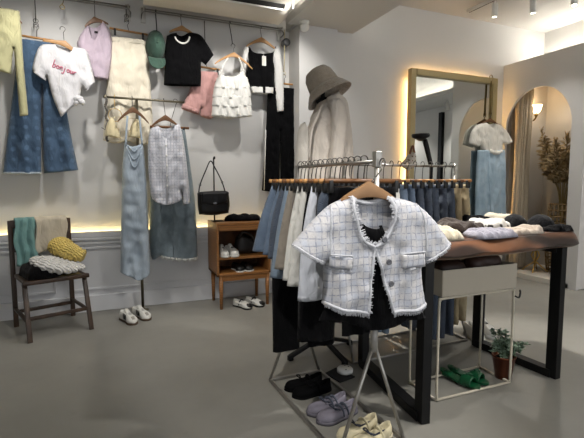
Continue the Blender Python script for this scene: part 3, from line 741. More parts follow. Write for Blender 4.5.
# ---------------------------------------------------------------- white ruffle camisole
WR = cl('white_ruffle', '#dcdbd6', var=.03)
YC = 4.68
c = Cloth([('O', [(1.106, 2.490), (1.238, 2.460), (1.374, 2.558)]), ('S', [(1.374, 2.558), (1.430, 2.445), (1.452, 2.273), (1.456, 2.099)]), ('O', [(1.456, 2.099), (1.244, 2.064), (1.029, 2.063)]), ('S', [(1.029, 2.063), (1.038, 2.264), (1.061, 2.392), (1.106, 2.490)])], D=.055, fold=.010, ff=9, seed=8, O=(0, YC, 0), lump=.02, res=.015)
t = solo('ruffle_camisole', c, WR, 'white tiered ruffle camisole hanging left of the black and white cardigan', 'camisole', (1.28, YC, 2.4), solid=.003)
for k, (za, zb) in enumerate([(78, 87), (86, 96), (95, 105), (104, 115.5)]):
    e = [[(1.084, 2.457), (1.419, 2.487)][0], [(1.084, 2.457), (1.419, 2.487)][1], [(1.055, 2.349), (1.447, 2.381)][0], [(1.055, 2.349), (1.447, 2.381)][1], [(1.037, 2.253), (1.458, 2.284)][0], [(1.037, 2.253), (1.458, 2.284)][1], [(1.030, 2.158), (1.463, 2.187)][0], [(1.030, 2.158), (1.463, 2.187)][1], [(1.023, 2.052), (1.467, 2.077)][0], [(1.023, 2.052), (1.467, 2.077)][1]]
    l0, r0, l1, r1 = e[2*k], e[2*k+1], e[2*k+2], e[2*k+3]
    cc = Cloth([('o', [l0, r0]), ('s', [r0, (r1[0] + .006, r1[1])]), ('o', [(r1[0] + .006, r1[1]), ((l1[0] + r1[0]) / 2, l1[1] - .012), (l1[0] - .006, l1[1])]), ('s', [(l1[0] - .006, l1[1]), l0])], D=.066, fold=.012, ff=13, seed=8 + k, O=(0, YC, 0), res=.013)
    part('ruffle', cc, WR, t, solid=.003)
for a in ([(1.112, 2.480), (1.151, 2.589), (1.208, 2.679)], [(1.374, 2.547), (1.352, 2.631), (1.325, 2.702)]): part('strap', B().tube([(x, YC - .03 + .03 * i / 2, z) for i, (x, z) in enumerate(a)], .008, 6, sm=4), WR, t)
q = [(1.275, 2.718)][0]
shirt_hanger((q[0], YC, q[1]), .42, 'wooden hanger holding the white ruffle camisole', (q[0] - .01, YC, q[1] + .095), drop=.12, tilt=-.03, m=WOODH, deep=.8)
qq = [(1.259, 2.832)][0]
solo('long_hook', hook((qq[0], Y, 3.08), (qq[0], YC, qq[1]), axis=(0, 1, 0), r=.005), CLIPB, 'long black drop hook above the white ruffle camisole', 'hook', (qq[0], YC, qq[1]))
# ---------------------------------------------------------------- black and white cardigan
YD = 4.76
c = Cloth([('O', [(1.470, 2.847), (1.504, 2.786), (1.623, 2.777), (1.743, 2.813), (1.792, 2.896)]), ('S', [(1.792, 2.896), (1.755, 2.758), (1.773, 2.626), (1.760, 2.423)]), ('o', [(1.760, 2.423), (1.620, 2.406), (1.478, 2.405)]), ('S', [(1.478, 2.405), (1.432, 2.505), (1.468, 2.684), (1.446, 2.812), (1.470, 2.847)])], D=.05, fold=.009, ff=7, seed=9, lump=.014, O=(0, YD, 0))
t = solo('cardigan', c, BT, 'black cardigan with white sleeves and a white hem, paper tag at the front', 'cardigan', (1.62, YD, 2.6), solid=.004)
WK = cl('white_rib', '#dad9d6', kind='knit', ws=30., bump=.2, var=.03)
part('sleeve', Cloth([('S', [(1.756, 2.858), (1.817, 2.888), (1.854, 2.769), (1.884, 2.546), (1.890, 2.170)]), ('o', [(1.890, 2.170), (1.802, 2.153)]), ('S', [(1.802, 2.153), (1.772, 2.457), (1.749, 2.735), (1.756, 2.858)])], D=.04, fold=.008, ff=9, seed=10, lump=.014, O=(0, YD + .005, 0)), WK, t, solid=.004, label='white sleeve')
part('sleeve', Cloth([('S', [(1.481, 2.827), (1.445, 2.681), (1.420, 2.482), (1.429, 2.263)]), ('o', [(1.429, 2.263), (1.348, 2.258)]), ('S', [(1.348, 2.258), (1.363, 2.532), (1.400, 2.807), (1.447, 2.850), (1.481, 2.827)])], D=.04, fold=.008, ff=9, seed=11, lump=.014, O=(0, YD + .005, 0)), WK, t, solid=.004, label='white sleeve')
part('hem_band', Cloth([('o', [(1.472, 2.410), (1.620, 2.411), (1.760, 2.428)]), ('s', [(1.760, 2.428), (1.754, 2.354)]), ('o', [(1.754, 2.354), (1.620, 2.344), (1.489, 2.345)]), ('s', [(1.489, 2.345), (1.472, 2.410)])], D=.053, fold=.006, ff=7, seed=9, lump=.014, O=(0, YD, 0)), WK, t, solid=.004, label='white hem band')
q = [(1.622, 2.694), (1.623, 2.799), (1.620, 2.400)][:]
part('paper_tag', B().box((q[0][0], YD - .072, q[0][1]), (.048, .004, .105)).tube([(q[0][0], YD - .072, q[0][1] + .05), (q[1][0], YD - .03, q[1][1])], .002, 5), mat('card_white', '#d8d6ce', rough=.8), t, smooth=False)
part('hem_stripe', B().box((q[2][0] + .005, YD - .062, q[2][1] - .02), (.025, .012, .07)), BT, t)
q = [(1.618, 2.941)][0]
shirt_hanger((q[0], YD, q[1]), .36, 'wooden hanger inside the black and white cardigan', (q[0], YD + .02, 3.07), drop=.09, hax=(0, 1, 0))
# ---------------------------------------------------------------- black track trousers with white side stripes
YP = 4.80
c = Cloth([('o', [(1.707, 2.426), (1.893, 2.435), (2.072, 2.438)]), ('S', [(2.072, 2.438), (2.080, 1.845), (2.074, 1.076)]), ('o', [(2.074, 1.076), (1.865, 1.092)]), ('S', [(1.865, 1.092), (1.860, 1.603), (1.854, 1.954)]), ('S', [(1.854, 1.954), (1.847, 1.603), (1.833, 1.212)]), ('o', [(1.833, 1.212), (1.626, 1.243)]), ('S', [(1.626, 1.243), (1.673, 1.831), (1.707, 2.426)])], D=.045, fold=.008, ff=6, seed=12, lump=.014, O=(0, YP, 0))
t = solo('track_trousers', c, BT, 'black trousers with white side stripes hanging by the column', 'trousers', (1.9, YP, 2.0), solid=.004)
q = [(2.040, 2.407), (2.044, 1.844), (2.041, 1.089)]
part('side_stripe', onfront(c, [(x, z) for x, z in q], .006, .002), WK, t, label='white side stripe')
q = [(1.668, 1.945), (1.659, 1.599), (1.642, 1.249)]
part('side_stripe', onfront(c, [(x, z) for x, z in q], .006, .002), WK, t, label='white side stripe')
q = [(1.744, 2.491), (2.085, 2.509), (1.906, 2.580), (1.907, 3.067)][:]
clip_hanger(((q[0][0] + q[1][0]) / 2, YP, q[0][1]), q[1][0] - q[0][0], 'wooden clip hanger holding the black striped trousers', (q[2][0], YP, q[2][1]), clips=.8)
solo('long_hook', B().tube([(q[3][0], 4.78, q[3][1] + .03), (q[3][0], 4.79, q[3][1] - .3), (q[2][0], YP, q[2][1] + .05)], .0065, 6).tube([(q[2][0] + .018 * math.cos(a), YP, q[2][1] + .03 + .02 * math.sin(a)) for a in [2*PI*i/12 for i in range(12)]], .004, 5, closed=True), mat('ivory_rod', '#c8bb95', rough=.5), 'long ivory drop rod at the right end of the rail', 'hook', (q[2][0], YP, q[2][1]))

# ================================================================ small pole rack in front of the back wall
t = thing('pole_rack', (.27, 4.70, 0), 'slim steel T-shaped pole rack by the back wall', 'clothes rack')
YR = 4.68
q = [(-0.030, 2.179), (0.679, 2.171), (0.323, 2.176)][:]
PEW = mat('pewter', '#7d7766', rough=.35, metal=.9, var=.06)
part('cross_rod', B().tube([(q[0][0], YR, q[2][1]), (q[1][0] + .06, YR, q[2][1])], .011, 10), PEW, t)
part('pole', B().tube([(.262, YR + .02, .02), (.262, YR + .02, q[2][1])], .015, 10), PEW, t)
part('base', B().lathe([(.06, 0), (.06, .008), (.02, .016), (.02, .03)], (.262, YR + .02, 0), 28), PEW, t)
part('end_cap', B().ball((q[0][0], YR, q[2][1]), .018), PEW, t)
ZR = q[2][1]
# bead strand
q = [(-0.022, 2.142), (-0.036, 1.741), (-0.086, 1.825)][:]
b = B()
for k in range(26): b.ball((q[0][0] + .008 * math.sin(k), 4.665, ZR - .012 - k * .0165), .0130, 8)
b.tube([(q[0][0], 4.665, ZR - .33), (q[0][0] - .05, 4.665, ZR - .30)], .004, 5)
solo('bead_strand', b, mat('dark_bead', '#57534d', rough=.3, var=.3, scale=60.), 'strand of grey beads hanging from the left end of the pole rack', 'necklace', (q[0][0], 4.62, ZR - .4))
# gold ring hanger with a cream bralette
q = [(0.055, 2.018), (-0.021, 1.931), (0.296, 1.948), (0.130, 1.772)][:]
t = thing('ring_hanger', (q[0][0], 4.66, q[0][1]), 'round gold ring hanger on the pole rack left of the denim dress', 'hanger')
part('ring', B().tube([(q[0][0] + .062 * math.cos(a), 4.66, q[0][1] - .015 + .062 * math.sin(a)) for a in [2*PI*i/28 for i in range(28)]], .0035, 6, closed=True), GOLD, t)
part('hook', hook((q[0][0], 4.68, ZR + .005), (q[0][0], 4.66, q[0][1] + .045), axis=(0, 1, 0)), GOLD, t)
CB = cl('cream_knit', '#d6c9a4', kind='knit', ws=30., bump=.2)
c = Cloth([('S', [(-0.012, 1.930), (0.035, 1.972), (0.102, 1.780)]), ('o', [(0.102, 1.780), (0.038, 1.787), (-0.043, 1.793)]), ('S', [(-0.043, 1.793), (-0.032, 1.871), (-0.012, 1.930)])], D=.035, fold=.004, seed=3, O=(0, 4.65, 0))
t = solo('bralette', c, CB, 'cream knit bralette hanging behind the straps of the denim dress', 'bralette', (.1, 4.65, 2.0), solid=.004)
part('cup', Cloth([('S', [(0.168, 1.792), (0.209, 1.922), (0.258, 1.974), (0.294, 1.907), (0.290, 1.787)]), ('o', [(0.290, 1.787), (0.168, 1.792)])], D=.035, fold=.004, seed=4, O=(0, 4.65, 0)), CB, t, solid=.004)
q = [(0.084, 1.779), (0.177, 1.783), (0.017, 1.961), (0.054, 1.982), (0.248, 1.974), (0.081, 1.984)][:]
for i, j in ((0, 1), (2, 3), (4, 5)): part('cord', B().tube([(q[i][0], 4.64, q[i][1]), (q[j][0], 4.65, q[j][1])], .004, 5), CB, t)
# light denim slip dress
YE = 4.58
LD = cl('light_denim', '#97a6b5', kind='denim', col2='#adb9c4', scale=4., var=.10)
c = Cloth([('O', [(0.131, 1.716), (0.208, 1.689), (0.303, 1.727)]), ('S', [(0.303, 1.727), (0.316, 1.514), (0.328, 1.061), (0.334, 0.412)]), ('O', [(0.334, 0.412), (0.235, 0.353), (0.141, 0.397), (0.053, 0.445)]), ('S', [(0.053, 0.445), (0.079, 0.968), (0.104, 1.462), (0.131, 1.716)])], D=.045, fold=.018, ff=5.5, seed=13, lump=.014, O=(0, YE, 0))
t = solo('slip_dress', c, LD, 'long light blue denim slip dress on the pole rack', 'dress', (.17, YE, .5), solid=.004)
for a in ([(0.139, 1.697), (0.153, 1.853), (0.167, 1.989)], [(0.294, 1.712), (0.284, 1.859), (0.278, 1.995)]): part('strap', B().tube([(x, YE - .03 + .03 * i / 2, z) for i, (x, z) in enumerate(a)], .010, 6, sm=3), LD, t)
b = B()
for a in ([(0.144, 1.687), (0.214, 1.562), (0.293, 1.692)], [(0.151, 1.639), (0.212, 1.483), (0.282, 1.632)], [(0.162, 1.698), (0.216, 1.640), (0.274, 1.701)]): b.tube([c.front(x, z, .006) for x, z in catmull([(x, z, 0) for x, z in a], 4) and [(v.x, v.y) for v in catmull([(x, z, 0) for x, z in a], 4)]], .008, 6)
part('draped_neck', b, LD, t)
q = [(0.219, 2.050)][0]
shirt_hanger((q[0], YE, q[1]), .29, 'brown wooden hanger holding the light blue denim dress', (q[0], 4.68, ZR + .005), m=WOODD, drop=.12, hax=(0, 1, 0))
# pinstriped shirt
YS = 4.56
PS = cl('pinstripe_shirting', '#cdcdd3', kind='plaid', col2='#858c9e', col3='#b4b9c6', ws=11., soft=.2, hard=.85, wob=.004)
A = [('S', [(0.616, 1.922), (0.666, 1.914), (0.711, 1.672), (0.744, 1.281), (0.751, 1.125)]), ('o', [(0.751, 1.125), (0.679, 1.110)]), ('S', [(0.679, 1.110), (0.670, 1.199), (0.665, 1.261)]), ('O', [(0.665, 1.261), (0.654, 1.163), (0.588, 1.128), (0.508, 1.114), (0.430, 1.131), (0.377, 1.172)]), ('S', [(0.377, 1.172), (0.360, 1.243), (0.347, 1.464), (0.349, 1.712), (0.372, 1.861)]), ('S', [(0.372, 1.861), (0.401, 1.887), (0.450, 1.904)])]
c = Cloth([[('O', [(0.450, 1.904), (0.477, 1.826), (0.514, 1.777), (0.565, 1.829), (0.616, 1.922)])] + A], [('O', [(0.450, 1.904), (0.527, 1.883), (0.616, 1.922)])] + A, D=.06, fold=.013, ff=6, seed=14, lump=.014, O=(0, YS, 0))
t = solo('pinstripe_shirt', c, PS, 'loose white pinstriped shirt hanging over the grey denim skirt', 'shirt', (.52, YS, 1.3), solid=.003)
q = [(0.514, 1.777), (0.518, 1.516), (0.513, 1.129)]
part('placket', onfront(c, [(x, z) for x, z in q], .009, .002), cl('white_shirting', '#d5d5da'), t)
part('sleeve_seam', onfront(c, [(0.665, 1.884), (0.676, 1.672), (0.681, 1.447), (0.671, 1.240)], .005, .002), MATS['white_shirting'], t)
qb = [(0.516, 1.707), (0.517, 1.607), (0.518, 1.506), (0.517, 1.405), (0.516, 1.303)]
for x, z in qb: part('button', B().ball(c.front(x, z, .012), (.010, .006, .010), 8), WHITEP, t)
q = [(0.525, 1.987)][0]
shirt_hanger((q[0], YS, q[1]), .28, 'brown wooden hanger inside the pinstriped shirt', (q[0], 4.68, ZR + .005), m=WOODD, drop=.09, hax=(0, 1, 0))
# grey blue denim skirt with frayed hem
YG = 4.74
GD = cl('grey_denim', '#5b6b74', kind='denim', col2='#87969e', scale=4., var=.16)
c = Cloth([('o', [(0.407, 1.892), (0.568, 1.889), (0.743, 1.892)]), ('S', [(0.743, 1.892), (0.789, 1.526), (0.834, 1.093), (0.850, 0.517)]), ('O', [(0.850, 0.517), (0.714, 0.504), (0.576, 0.530), (0.463, 0.554)]), ('S', [(0.463, 0.554), (0.361, 0.566), (0.372, 1.155), (0.407, 1.892)])], D=.05, fold=.010, ff=5, seed=15, lump=.014, O=(0, YG, 0))
t = solo('denim_skirt', c, GD, 'long grey-blue denim skirt with a frayed hem behind the pinstriped shirt', 'skirt', (.55, YG, .6), solid=.004)
part('seam', onfront(c, [(0.590, 1.098), (0.589, 0.829), (0.587, 0.546)], .005, .002).tube([c.front(x, z, .002) for x, z in [(0.471, 1.090), (0.465, 0.834), (0.463, 0.565)]], .006, 5), GD, t)
b = B(); e = [(0.463, 0.554), (0.576, 0.530), (0.714, 0.504), (0.850, 0.517)]
rng = random.Random(4)
for k in range(90):
    s = rng.random() * 2.999; i = int(s); f = s - i
    x = e[i][0] * (1 - f) + e[i+1][0] * f; z = e[i][1] * (1 - f) + e[i+1][1] * f
    p = c.front(x, z + .01, .002)
    b.tube([p, p + Vector((rng.uniform(-.008, .008), -.004, -rng.uniform(.02, .045)))], .0038, 4)
part('frayed_hem', b, cl('fray_thread', '#d5d6d2'), t, label='pale frayed hem')
q = [(0.388, 1.917), (0.786, 1.925), (0.622, 2.016)][:]
clip_hanger(((q[0][0] + q[1][0]) / 2, YG, q[0][1]), q[1][0] - q[0][0], 'brown clip hanger holding the grey-blue denim skirt', (q[2][0] + .02, 4.68, ZR + .005), m=WOODD, clips=.72, rr=.013)

# ================================================================ folding chair with folded knitwear
CHW = mat('chair_walnut', '#3a2819', kind='wood', rough=.45, var=.25, scale=10., ws=6., bump=.06)
CANE = mat('woven_cane', '#9d8a58', kind='plaid', col2='#6f5f38', col3='#b5a470', ws=26., rough=.7, hard=.8)
ch_o = Vector((-.545, 4.44, 0)); ca = math.radians(20)
cw = Vector((math.cos(ca), math.sin(ca), 0)); cd = Vector((-math.sin(ca), math.cos(ca), 0))
def CP(u, v, z): return ch_o + cw * u + cd * v + Vector((0, 0, z))
UPC = (cw.x, cw.y, 0)
t = thing('folding_chair', ch_o, 'dark wooden folding chair with a woven cane seat, loaded with knitwear', 'chair')
HW = .245
ZS = .49
for s in (-1, 1):
    part('rear_post', B().bar(CP(s * HW, .25, 0), CP(s * HW, .29, .99), .026, .040, up=UPC, bev=.004), CHW, t, smooth='auto')
    part('front_leg', B().bar(CP(s * HW, -.30, 0), CP(s * (HW - .005), -.16, ZS - .01), .026, .038, up=UPC, bev=.004), CHW, t, smooth='auto')
    part('side_rail', B().bar(CP(s * HW, -.25, .17), CP(s * HW, .25, .17), .02, .030, up=UPC, bev=.003), CHW, t, smooth='auto')
b = B().box(CP(0, -.215, ZS), (.53, .05, .036), rz=ca, bev=.006).box(CP(0, .19, ZS), (.46, .05, .03), rz=ca, bev=.006)
for s in (-1, 1): b.box(CP(s * .225, -.01, ZS), (.05, .42, .034), rz=ca, bev=.006)
part('seat_frame', b, CHW, t, smooth='auto')
part('cane_panel', B().box(CP(0, -.01, ZS + .012), (.42, .38, .014), rz=ca), CANE, t, smooth=False)
part('back_rail', B().box(CP(0, .285, .955), (.49, .022, .075), rz=ca, bev=.004), CHW, t, smooth='auto')
part('back_rail', B().box(CP(0, .275, .72), (.47, .02, .05), rz=ca, bev=.004), CHW, t, smooth='auto')
part('front_stretcher', B().box(CP(0, -.25, .19), (.47, .02, .032), rz=ca, bev=.004), CHW, t, smooth='auto')
part('rear_stretcher', B().box(CP(0, .255, .14), (.47, .02, .032), rz=ca, bev=.004), CHW, t, smooth='auto')
def drape(u0, u1, zf, zb, m, name, label, cat, fold, seed, bd=.2, thick=.016):
    """a garment folded over the top rail of the chair: front fall, over the rail, back fall"""
    b = B(); rows = []
    path = [(.20 - .235 - .0, zf, 0)]
    pts = []
    n = 16
    for i in range(n + 1):
        f = i / n; z = zf + (.985 - zf) * f; v = .285 - (.97 - z) * .04 - .040
        pts.append((v, z))
    pts += [(.262, 1.012), (.295, 1.008), (.318, .96)]
    for i in range(5): pts.append((.318, .96 - (.96 - zb) * (i + 1) / 5))
    m_ = 26
    rr = []
    for j, (v, z) in enumerate(pts):
        row = []
        for k in range(m_ + 1):
            f = k / m_; u = u0 + (u1 - u0) * f
            w_ = fold * math.sin(f * 2 * PI * 2.4 + seed + .6 * math.sin(z * 9)) + fold * .9 * noise.noise((u * 16, z * 12, seed))
            zz = z - (.03 * math.sin(f * PI * 1.2 + seed) * (1 - j / n) if j < n else 0)
            row.append(CP(u + .012 * math.sin(z * 20 + seed) * (1 if k in (0, m_) else .5), v - w_ - .012, zz))
        rr.append(row)
    b.grid(rr)
    return solo(name, b, m, label, cat, CP((u0 + u1) / 2, .1, zf), solid=thick)
TEAL = cl('teal_knit', '#739a97', kind='knit', ws=22., bump=.3, var=.06)
OAT = cl('oatmeal_knit', '#c6bca9', kind='knit', ws=40., bump=.4, var=.08)
drape(-.225, -.06, .60, .7, TEAL, 'teal_cardigan', 'teal knit folded over the left of the chair back', 'knitwear', .012, 1.)
drape(-.055, .215, .69, .7, OAT, 'oatmeal_sweater', 'oatmeal knit folded over the right of the chair back', 'knitwear', .006, 2.)
def heap(outline, z0, D, m, name, label, cat, fold=.01, ff=8, seed=0, lump=.02, r=.08, res=.015, group=None, O=(0, 0), ang=0., solid=0., tilt=0.):
    """a folded garment lying flat: outline in plan, thickness upwards"""
    ce, se = math.cos(ang), math.sin(ang)
    c = Cloth([('S', outline + [outline[0]])], None, D=D, Db=0., res=res, fold=fold, ff=ff, seed=seed, r=r, lump=lump,
              O=(O[0], O[1], z0), U=(ce, se, 0), V=(-se, ce, 0), N=(0, 0, -1))
    cx = sum(p[0] for p in outline) / len(outline); cy = sum(p[1] for p in outline) / len(outline)
    return solo(name, c, m, label, cat, (O[0] + ce * cx - se * cy, O[1] + se * cx + ce * cy, z0), group)
BK = cl('black_knit', '#0c0b0d', kind='knit', ws=24., bump=.4, var=.2, sheen=.05, spec=.1)
CO = (ch_o.x, ch_o.y)
heap([(-.22, -.22), (.0, -.23), (.10, -.05), (.21, .0), (.22, .12), (.10, .155), (-.20, .15), (-.225, 0)], .512, .12, BK, 'black_sweater', 'black knit bunched on the chair seat under the white and yellow knits', 'knitwear', O=CO, ang=ca, seed=2)
WKN = cl('white_cable_knit', '#d2d0cc', kind='knit', ws=14., wd='DIAGONAL', bump=.9, var=.06, bd=.01)
def puff(P, r, m, name, label, cat, ribs, amp, sq=(1, 1), seed=0):
    C_ = catmull(P, 12); n = len(C_)
    R = [(r[min(len(r)-1, int(i * (len(r)-1) / (n-1)))] * (1 - (i * (len(r)-1) / (n-1)) % 1) + r[min(len(r)-1, int(i * (len(r)-1) / (n-1)) + 1)] * ((i * (len(r)-1) / (n-1)) % 1)) * (1 + amp * math.sin(ribs * 2 * PI * i / n) + .10 * noise.noise((i * .3, seed, 1))) for i in range(n)]
    return solo(name, B().tube(C_, R, 14, sq=sq), m, label, cat, P[0])
puff([CP(-.13, .0, .66), CP(-.04, -.10, .62), CP(.08, -.15, .585), CP(.25, -.15, .56)], [.04, .095, .10, .08, .03], WKN, 'white_sweater', 'white cable knit lying across the front of the chair seat', 'knitwear', 9, .09, (1.45, .62), 1)
YEL = cl('yellow_chunky_knit', '#e6cb74', kind='knit', ws=16., wd='DIAGONAL', bump=1., var=.12, bd=.012)
puff([CP(.07, .12, .775), CP(.11, .06, .74), CP(.18, -.03, .685), CP(.27, -.09, .65)], [.06, .105, .095, .085, .06], YEL, 'yellow_sweater', 'chunky yellow knit slumped over the right side of the chair', 'knitwear', 10, .10, (1.1, .85), 5)
# garments on a rail cut by the left edge of the view
t = thing('left_rail', (-1.22, 4.10, 0), 'dark clothes rail mostly outside the left edge of the view', 'clothes rack')
part('post', B().bar((-1.16, 4.22, 0), (-1.16, 4.22, 1.05), .035, .035), CHW, t, smooth=False)
part('rail', B().bar((-1.16, 4.22, 1.04), (-1.9, 4.22, 1.04), .03, .03), CHW, t, smooth=False)
part('foot', B().bar((-1.16, 4.0, .015), (-1.16, 4.45, .015), .04, .03), CHW, t, smooth=False)
c = Cloth([('o', [(-1.32, .97), (-1.22, .99)]), ('S', [(-1.22, .99), (-1.075, .86), (-1.06, .62), (-1.05, .14)]), ('O', [(-1.05, .14), (-1.2, .11), (-1.45, .13)]), ('S', [(-1.45, .13), (-1.45, .6), (-1.45, .86), (-1.32, .97)])], D=.05, fold=.014, ff=7, seed=21, O=(0, 4.08, 0), lump=.014)
solo('long_cardigan', c, cl('pale_beige_knit', '#c9c3b2', kind='knit', ws=20., bump=.3), 'pale beige garment hanging at the left edge beside the chair', 'cardigan', (-1.25, 4.08, .1), solid=.004)
shirt_hanger((-1.27, 4.08, 1.02), .36, 'dark hanger of the pale beige garment at the left edge', (-1.27, 4.19, 1.09), m=WOODD, hax=(0, 1, 0))

# ================================================================ wooden shoe cabinet
OAKC = mat('warm_oak', '#8c5e31', kind='wood', rough=.45, var=.18, scale=7., ws=3., wd='Z', bump=.06, mscale=(1, 1, 4))
OAKD = mat('warm_oak_inside', '#6b4525', kind='wood', rough=.55, var=.18, scale=7., ws=3., wd='X')
X0, X1, Y0, Y1 = .985, 1.575, 4.37, 4.82
t = thing('shoe_cabinet', ((X0 + X1) / 2, (Y0 + Y1) / 2, 0), 'open oak shoe cabinet on legs against the wainscot', 'cabinet')
XM = (X0 + X1) / 2; YM = (Y0 + Y1) / 2
part('top_board', B().box((XM, YM, .905), (X1 - X0, Y1 - Y0, .024), bev=.003), OAKC, t, smooth=False)
part('side_panel', B().box((X0 + .011, YM, .625), (.022, Y1 - Y0, .536), bev=.002), OAKC, t, smooth=False)
part('side_panel', B().box((X1 - .011, YM, .625), (.022, Y1 - Y0, .536), bev=.002), OAKC, t, smooth=False)
part('back_panel', B().box((XM, Y1 - .01, .625), (X1 - X0 - .05, .012, .53)), OAKD, t, smooth=False)
part('drawer_front', B().box((XM, Y0 + .012, .862), (X1 - X0 - .05, .02, .056), bev=.003), OAKC, t, smooth=False)
part('shelf', B().box((XM, YM + .01, .535), (X1 - X0 - .05, Y1 - Y0 - .05, .02)), OAKC, t, smooth=False)
part('bottom_board', B().box((XM, YM, .368), (X1 - X0, Y1 - Y0, .024), bev=.003), OAKC, t, smooth=False)
part('apron', B().box((XM + .02, Y0 + .02, .325), (X1 - X0 - .06, .022, .05), bev=.002), OAKC, t, smooth=False)
for x in (X0 + .045, X1 - .03):
    for y in (Y0 + .03, Y1 - .04): part('leg', B().tube([(x, y, .356), (x, y, 0)], [.024, .016], 10), OAKC, t)
# ---------------------------------------------------------------- shoes: a lofted upper with a foot opening, on its own sole
def shoe(name, loc, ang, L, label, cat, mu, ms, low=.055, open0=.06, open1=.52, toe=.038, heel=.06, W=.045, extra=None, group=None, sole=.018, mi=None, straps=(), mstrap=None, laces=0, stripes=None, socks=False, point=1.):
    """local axes: +x towards the toe"""
    t = thing(name, loc, label, cat, group)
    R = Matrix.Translation(loc) @ Matrix.Rotation(ang, 4, 'Z')
    def hw(s): 
        base = .78 + .10 * math.sin(s * PI * .9 - .4)
        if s > .55: base += .20 * math.sin((s - .55) / .45 * PI) 
        e = 1 - max(0, (s - .80) / .20) ** (2.2 * point); h_ = 1 - max(0, (.12 - s) / .12) ** 2
        return W * base * math.sqrt(max(.02, e)) * math.sqrt(max(.05, h_))
    def top(s):
        if s < open1: return heel + (low - heel) * min(1, s / .35)
        f = (s - open1) / (1 - open1)
        return (low + (toe - low) * min(1, f * 1.25)) * math.sqrt(max(.05, 1 - max(0, (f - .6) / .4) ** 2.4))
    n = 26; rows = []
    for i in range(n + 1):
        s = i / n; w_ = hw(s); h_ = top(s); x = (s - .5) * L; z0 = sole
        cx = .012 * math.sin(s * PI) 
        inside = open0 < s < open1
        k = min(1, (s - open0) / .06, (open1 - s) / .10) if inside else 0
        row = []
        for q in range(6):                                  # outer side wall, then its rim
            a = q / 5 * 1.05
            row.append((x, cx + w_ * (math.cos(a * .9) * (1 + .10 * math.sin(a * 2.6))), z0 + (h_) * math.sin(a * PI / 2 / 1.05 * (.86 if inside else .80))))
        rz = row[-1][2]; ry = (row[-1][1] - cx)
        for q in range(1, 8):
            f = q / 8; yy = cx + ry * math.cos(f * PI); dome = z0 + h_ * (.985 + .03 * math.sin(f * PI)) if not inside else rz
            zz = dome if not inside else rz * (1 - k) + k * (z0 + .012 + (rz - z0 - .012) * (abs(math.cos(f * PI)) ** 5))
            row.append((x, yy, zz))
        m = [(p[0], 2 * cx - p[1], p[2]) for p in row[:6]][::-1]
        rows.append(row + m)
    b = B(); b.grid([[R @ Vector(p) for p in r] for r in rows], caps=True)
    part('upper', b, mu, t)
    b = B(); rr = []
    for z, g in ((0, .98), (0, 1.08), (sole * .6, 1.12), (sole * 1.15, 1.10), (sole * 1.15, .9)):
        ring = [(((i / n) - .5) * (L + .012), .012 * math.sin(i / n * PI) + hw(i / n) * g, z) for i in range(n + 1)] + [(((i / n) - .5) * (L + .012), .012 * math.sin(i / n * PI) - hw(i / n) * g, z) for i in range(n, -1, -1)]
        rr.append([R @ Vector(p) for p in ring])
    b.grid(rr, closed=True, caps=True)
    part('sole', b, ms, t)
    if mi:
        b = B(); b.grid([[R @ Vector((((s) - .5) * L, .012 * math.sin(s * PI) + hw(s) * f * .78, sole + .016)) for f in (-1, -.5, 0, .5, 1)] for s in [open0 + .04 + (open1 - open0 - .08) * i / 10 for i in range(11)]])
        part('insole', b, mi, t)
    for s in straps:
        w_ = hw(s) * 1.04; h_ = top(s) + sole + .004; x = (s - .5) * L; cx = .012 * math.sin(s * PI)
        part('strap', B().tube([R @ Vector((x, cx + w_ * math.cos(a), sole + .01 + (h_ - sole) * math.sin(a) * 1.02)) for a in [PI * i / 14 for i in range(15)]], .007, 8, sq=(.6, 1.3)), mstrap or mu, t)
    for k in range(laces):
        s = open1 - .04 + k * .052; w_ = hw(s) * .5; x = (s - .5) * L; cx = .012 * math.sin(s * PI); z = sole + top(max(s, open1 + .01)) + .003
        part('lace', B().tube([R @ Vector((x, cx - w_, z - .008)), R @ Vector((x + .004, cx, z + .002)), R @ Vector((x, cx + w_, z - .008))], .004, 6, sm=3), mstrap or mu, t)
    if laces:
        s = open1 - .03; x = (s - .5) * L; cx = .012 * math.sin(s * PI); z = sole + top(s)
        part('tongue', B().grid([[R @ Vector((x + dx, cx + f * hw(s) * .55, z + dz - abs(f) * .006)) for f in (-1, -.5, 0, .5, 1)] for dx, dz in ((.04, -.008), (.0, .012), (-.03, .030), (-.036, .028))]), mu, t, solid=.006)
    if stripes:
        b = B(); b.grid([[R @ Vector(((s - .5) * L, .012 * math.sin(s * PI) + hw(s) * math.sin(a) * .8, sole + .004 + (top(s) * (.99 + .02 * math.cos(a))) * max(.25, math.cos(a * .9)))) for a in [-1.0 + 2.0 * i / 10 for i in range(11)]] for s in (.80, .85, .90, .95)])
        part('toe_guard', b, mat('grey_suede', '#8f8b84', rough=.9), t)
        for side in (-1, 1):
            for k in range(3):
                s = .40 + k * .09; x = (s - .5) * L; P = []
                for q in range(6):
                    a = .12 + q / 5 * .72; P.append(R @ Vector((x + .03 * (q / 5 - .5) * -1, .012 * math.sin(s * PI) + side * (hw(s) * math.cos(a * .9) * (1 + .10 * math.sin(a * 2.6)) + .0025), sole + top(s) * math.sin(a * PI / 2 / 1.05 * .86))))
                part('stripe', B().tube(P, .0048, 6), stripes, t)
    if extra: extra(t, R, hw, top)
    return t
SW = mat('white_leather', '#c9c8c2', rough=.45, var=.03)
GUM = mat('gum_sole', '#4b3a2c', rough=.6, var=.1)
BL = mat('black_leather', '#0d0d0d', rough=.4, var=.1, spec=.3)
shoe('sneaker', (.10, 4.34, 0), math.radians(-66), .27, 'white sneaker with black stripes and gum sole, left one by the pole rack', 'shoe', SW, GUM, laces=5, stripes=BL, mstrap=mat('white_lace', '#a9a8a4', rough=.8), low=.07, heel=.075, toe=.045, open1=.44, group='white striped sneakers')
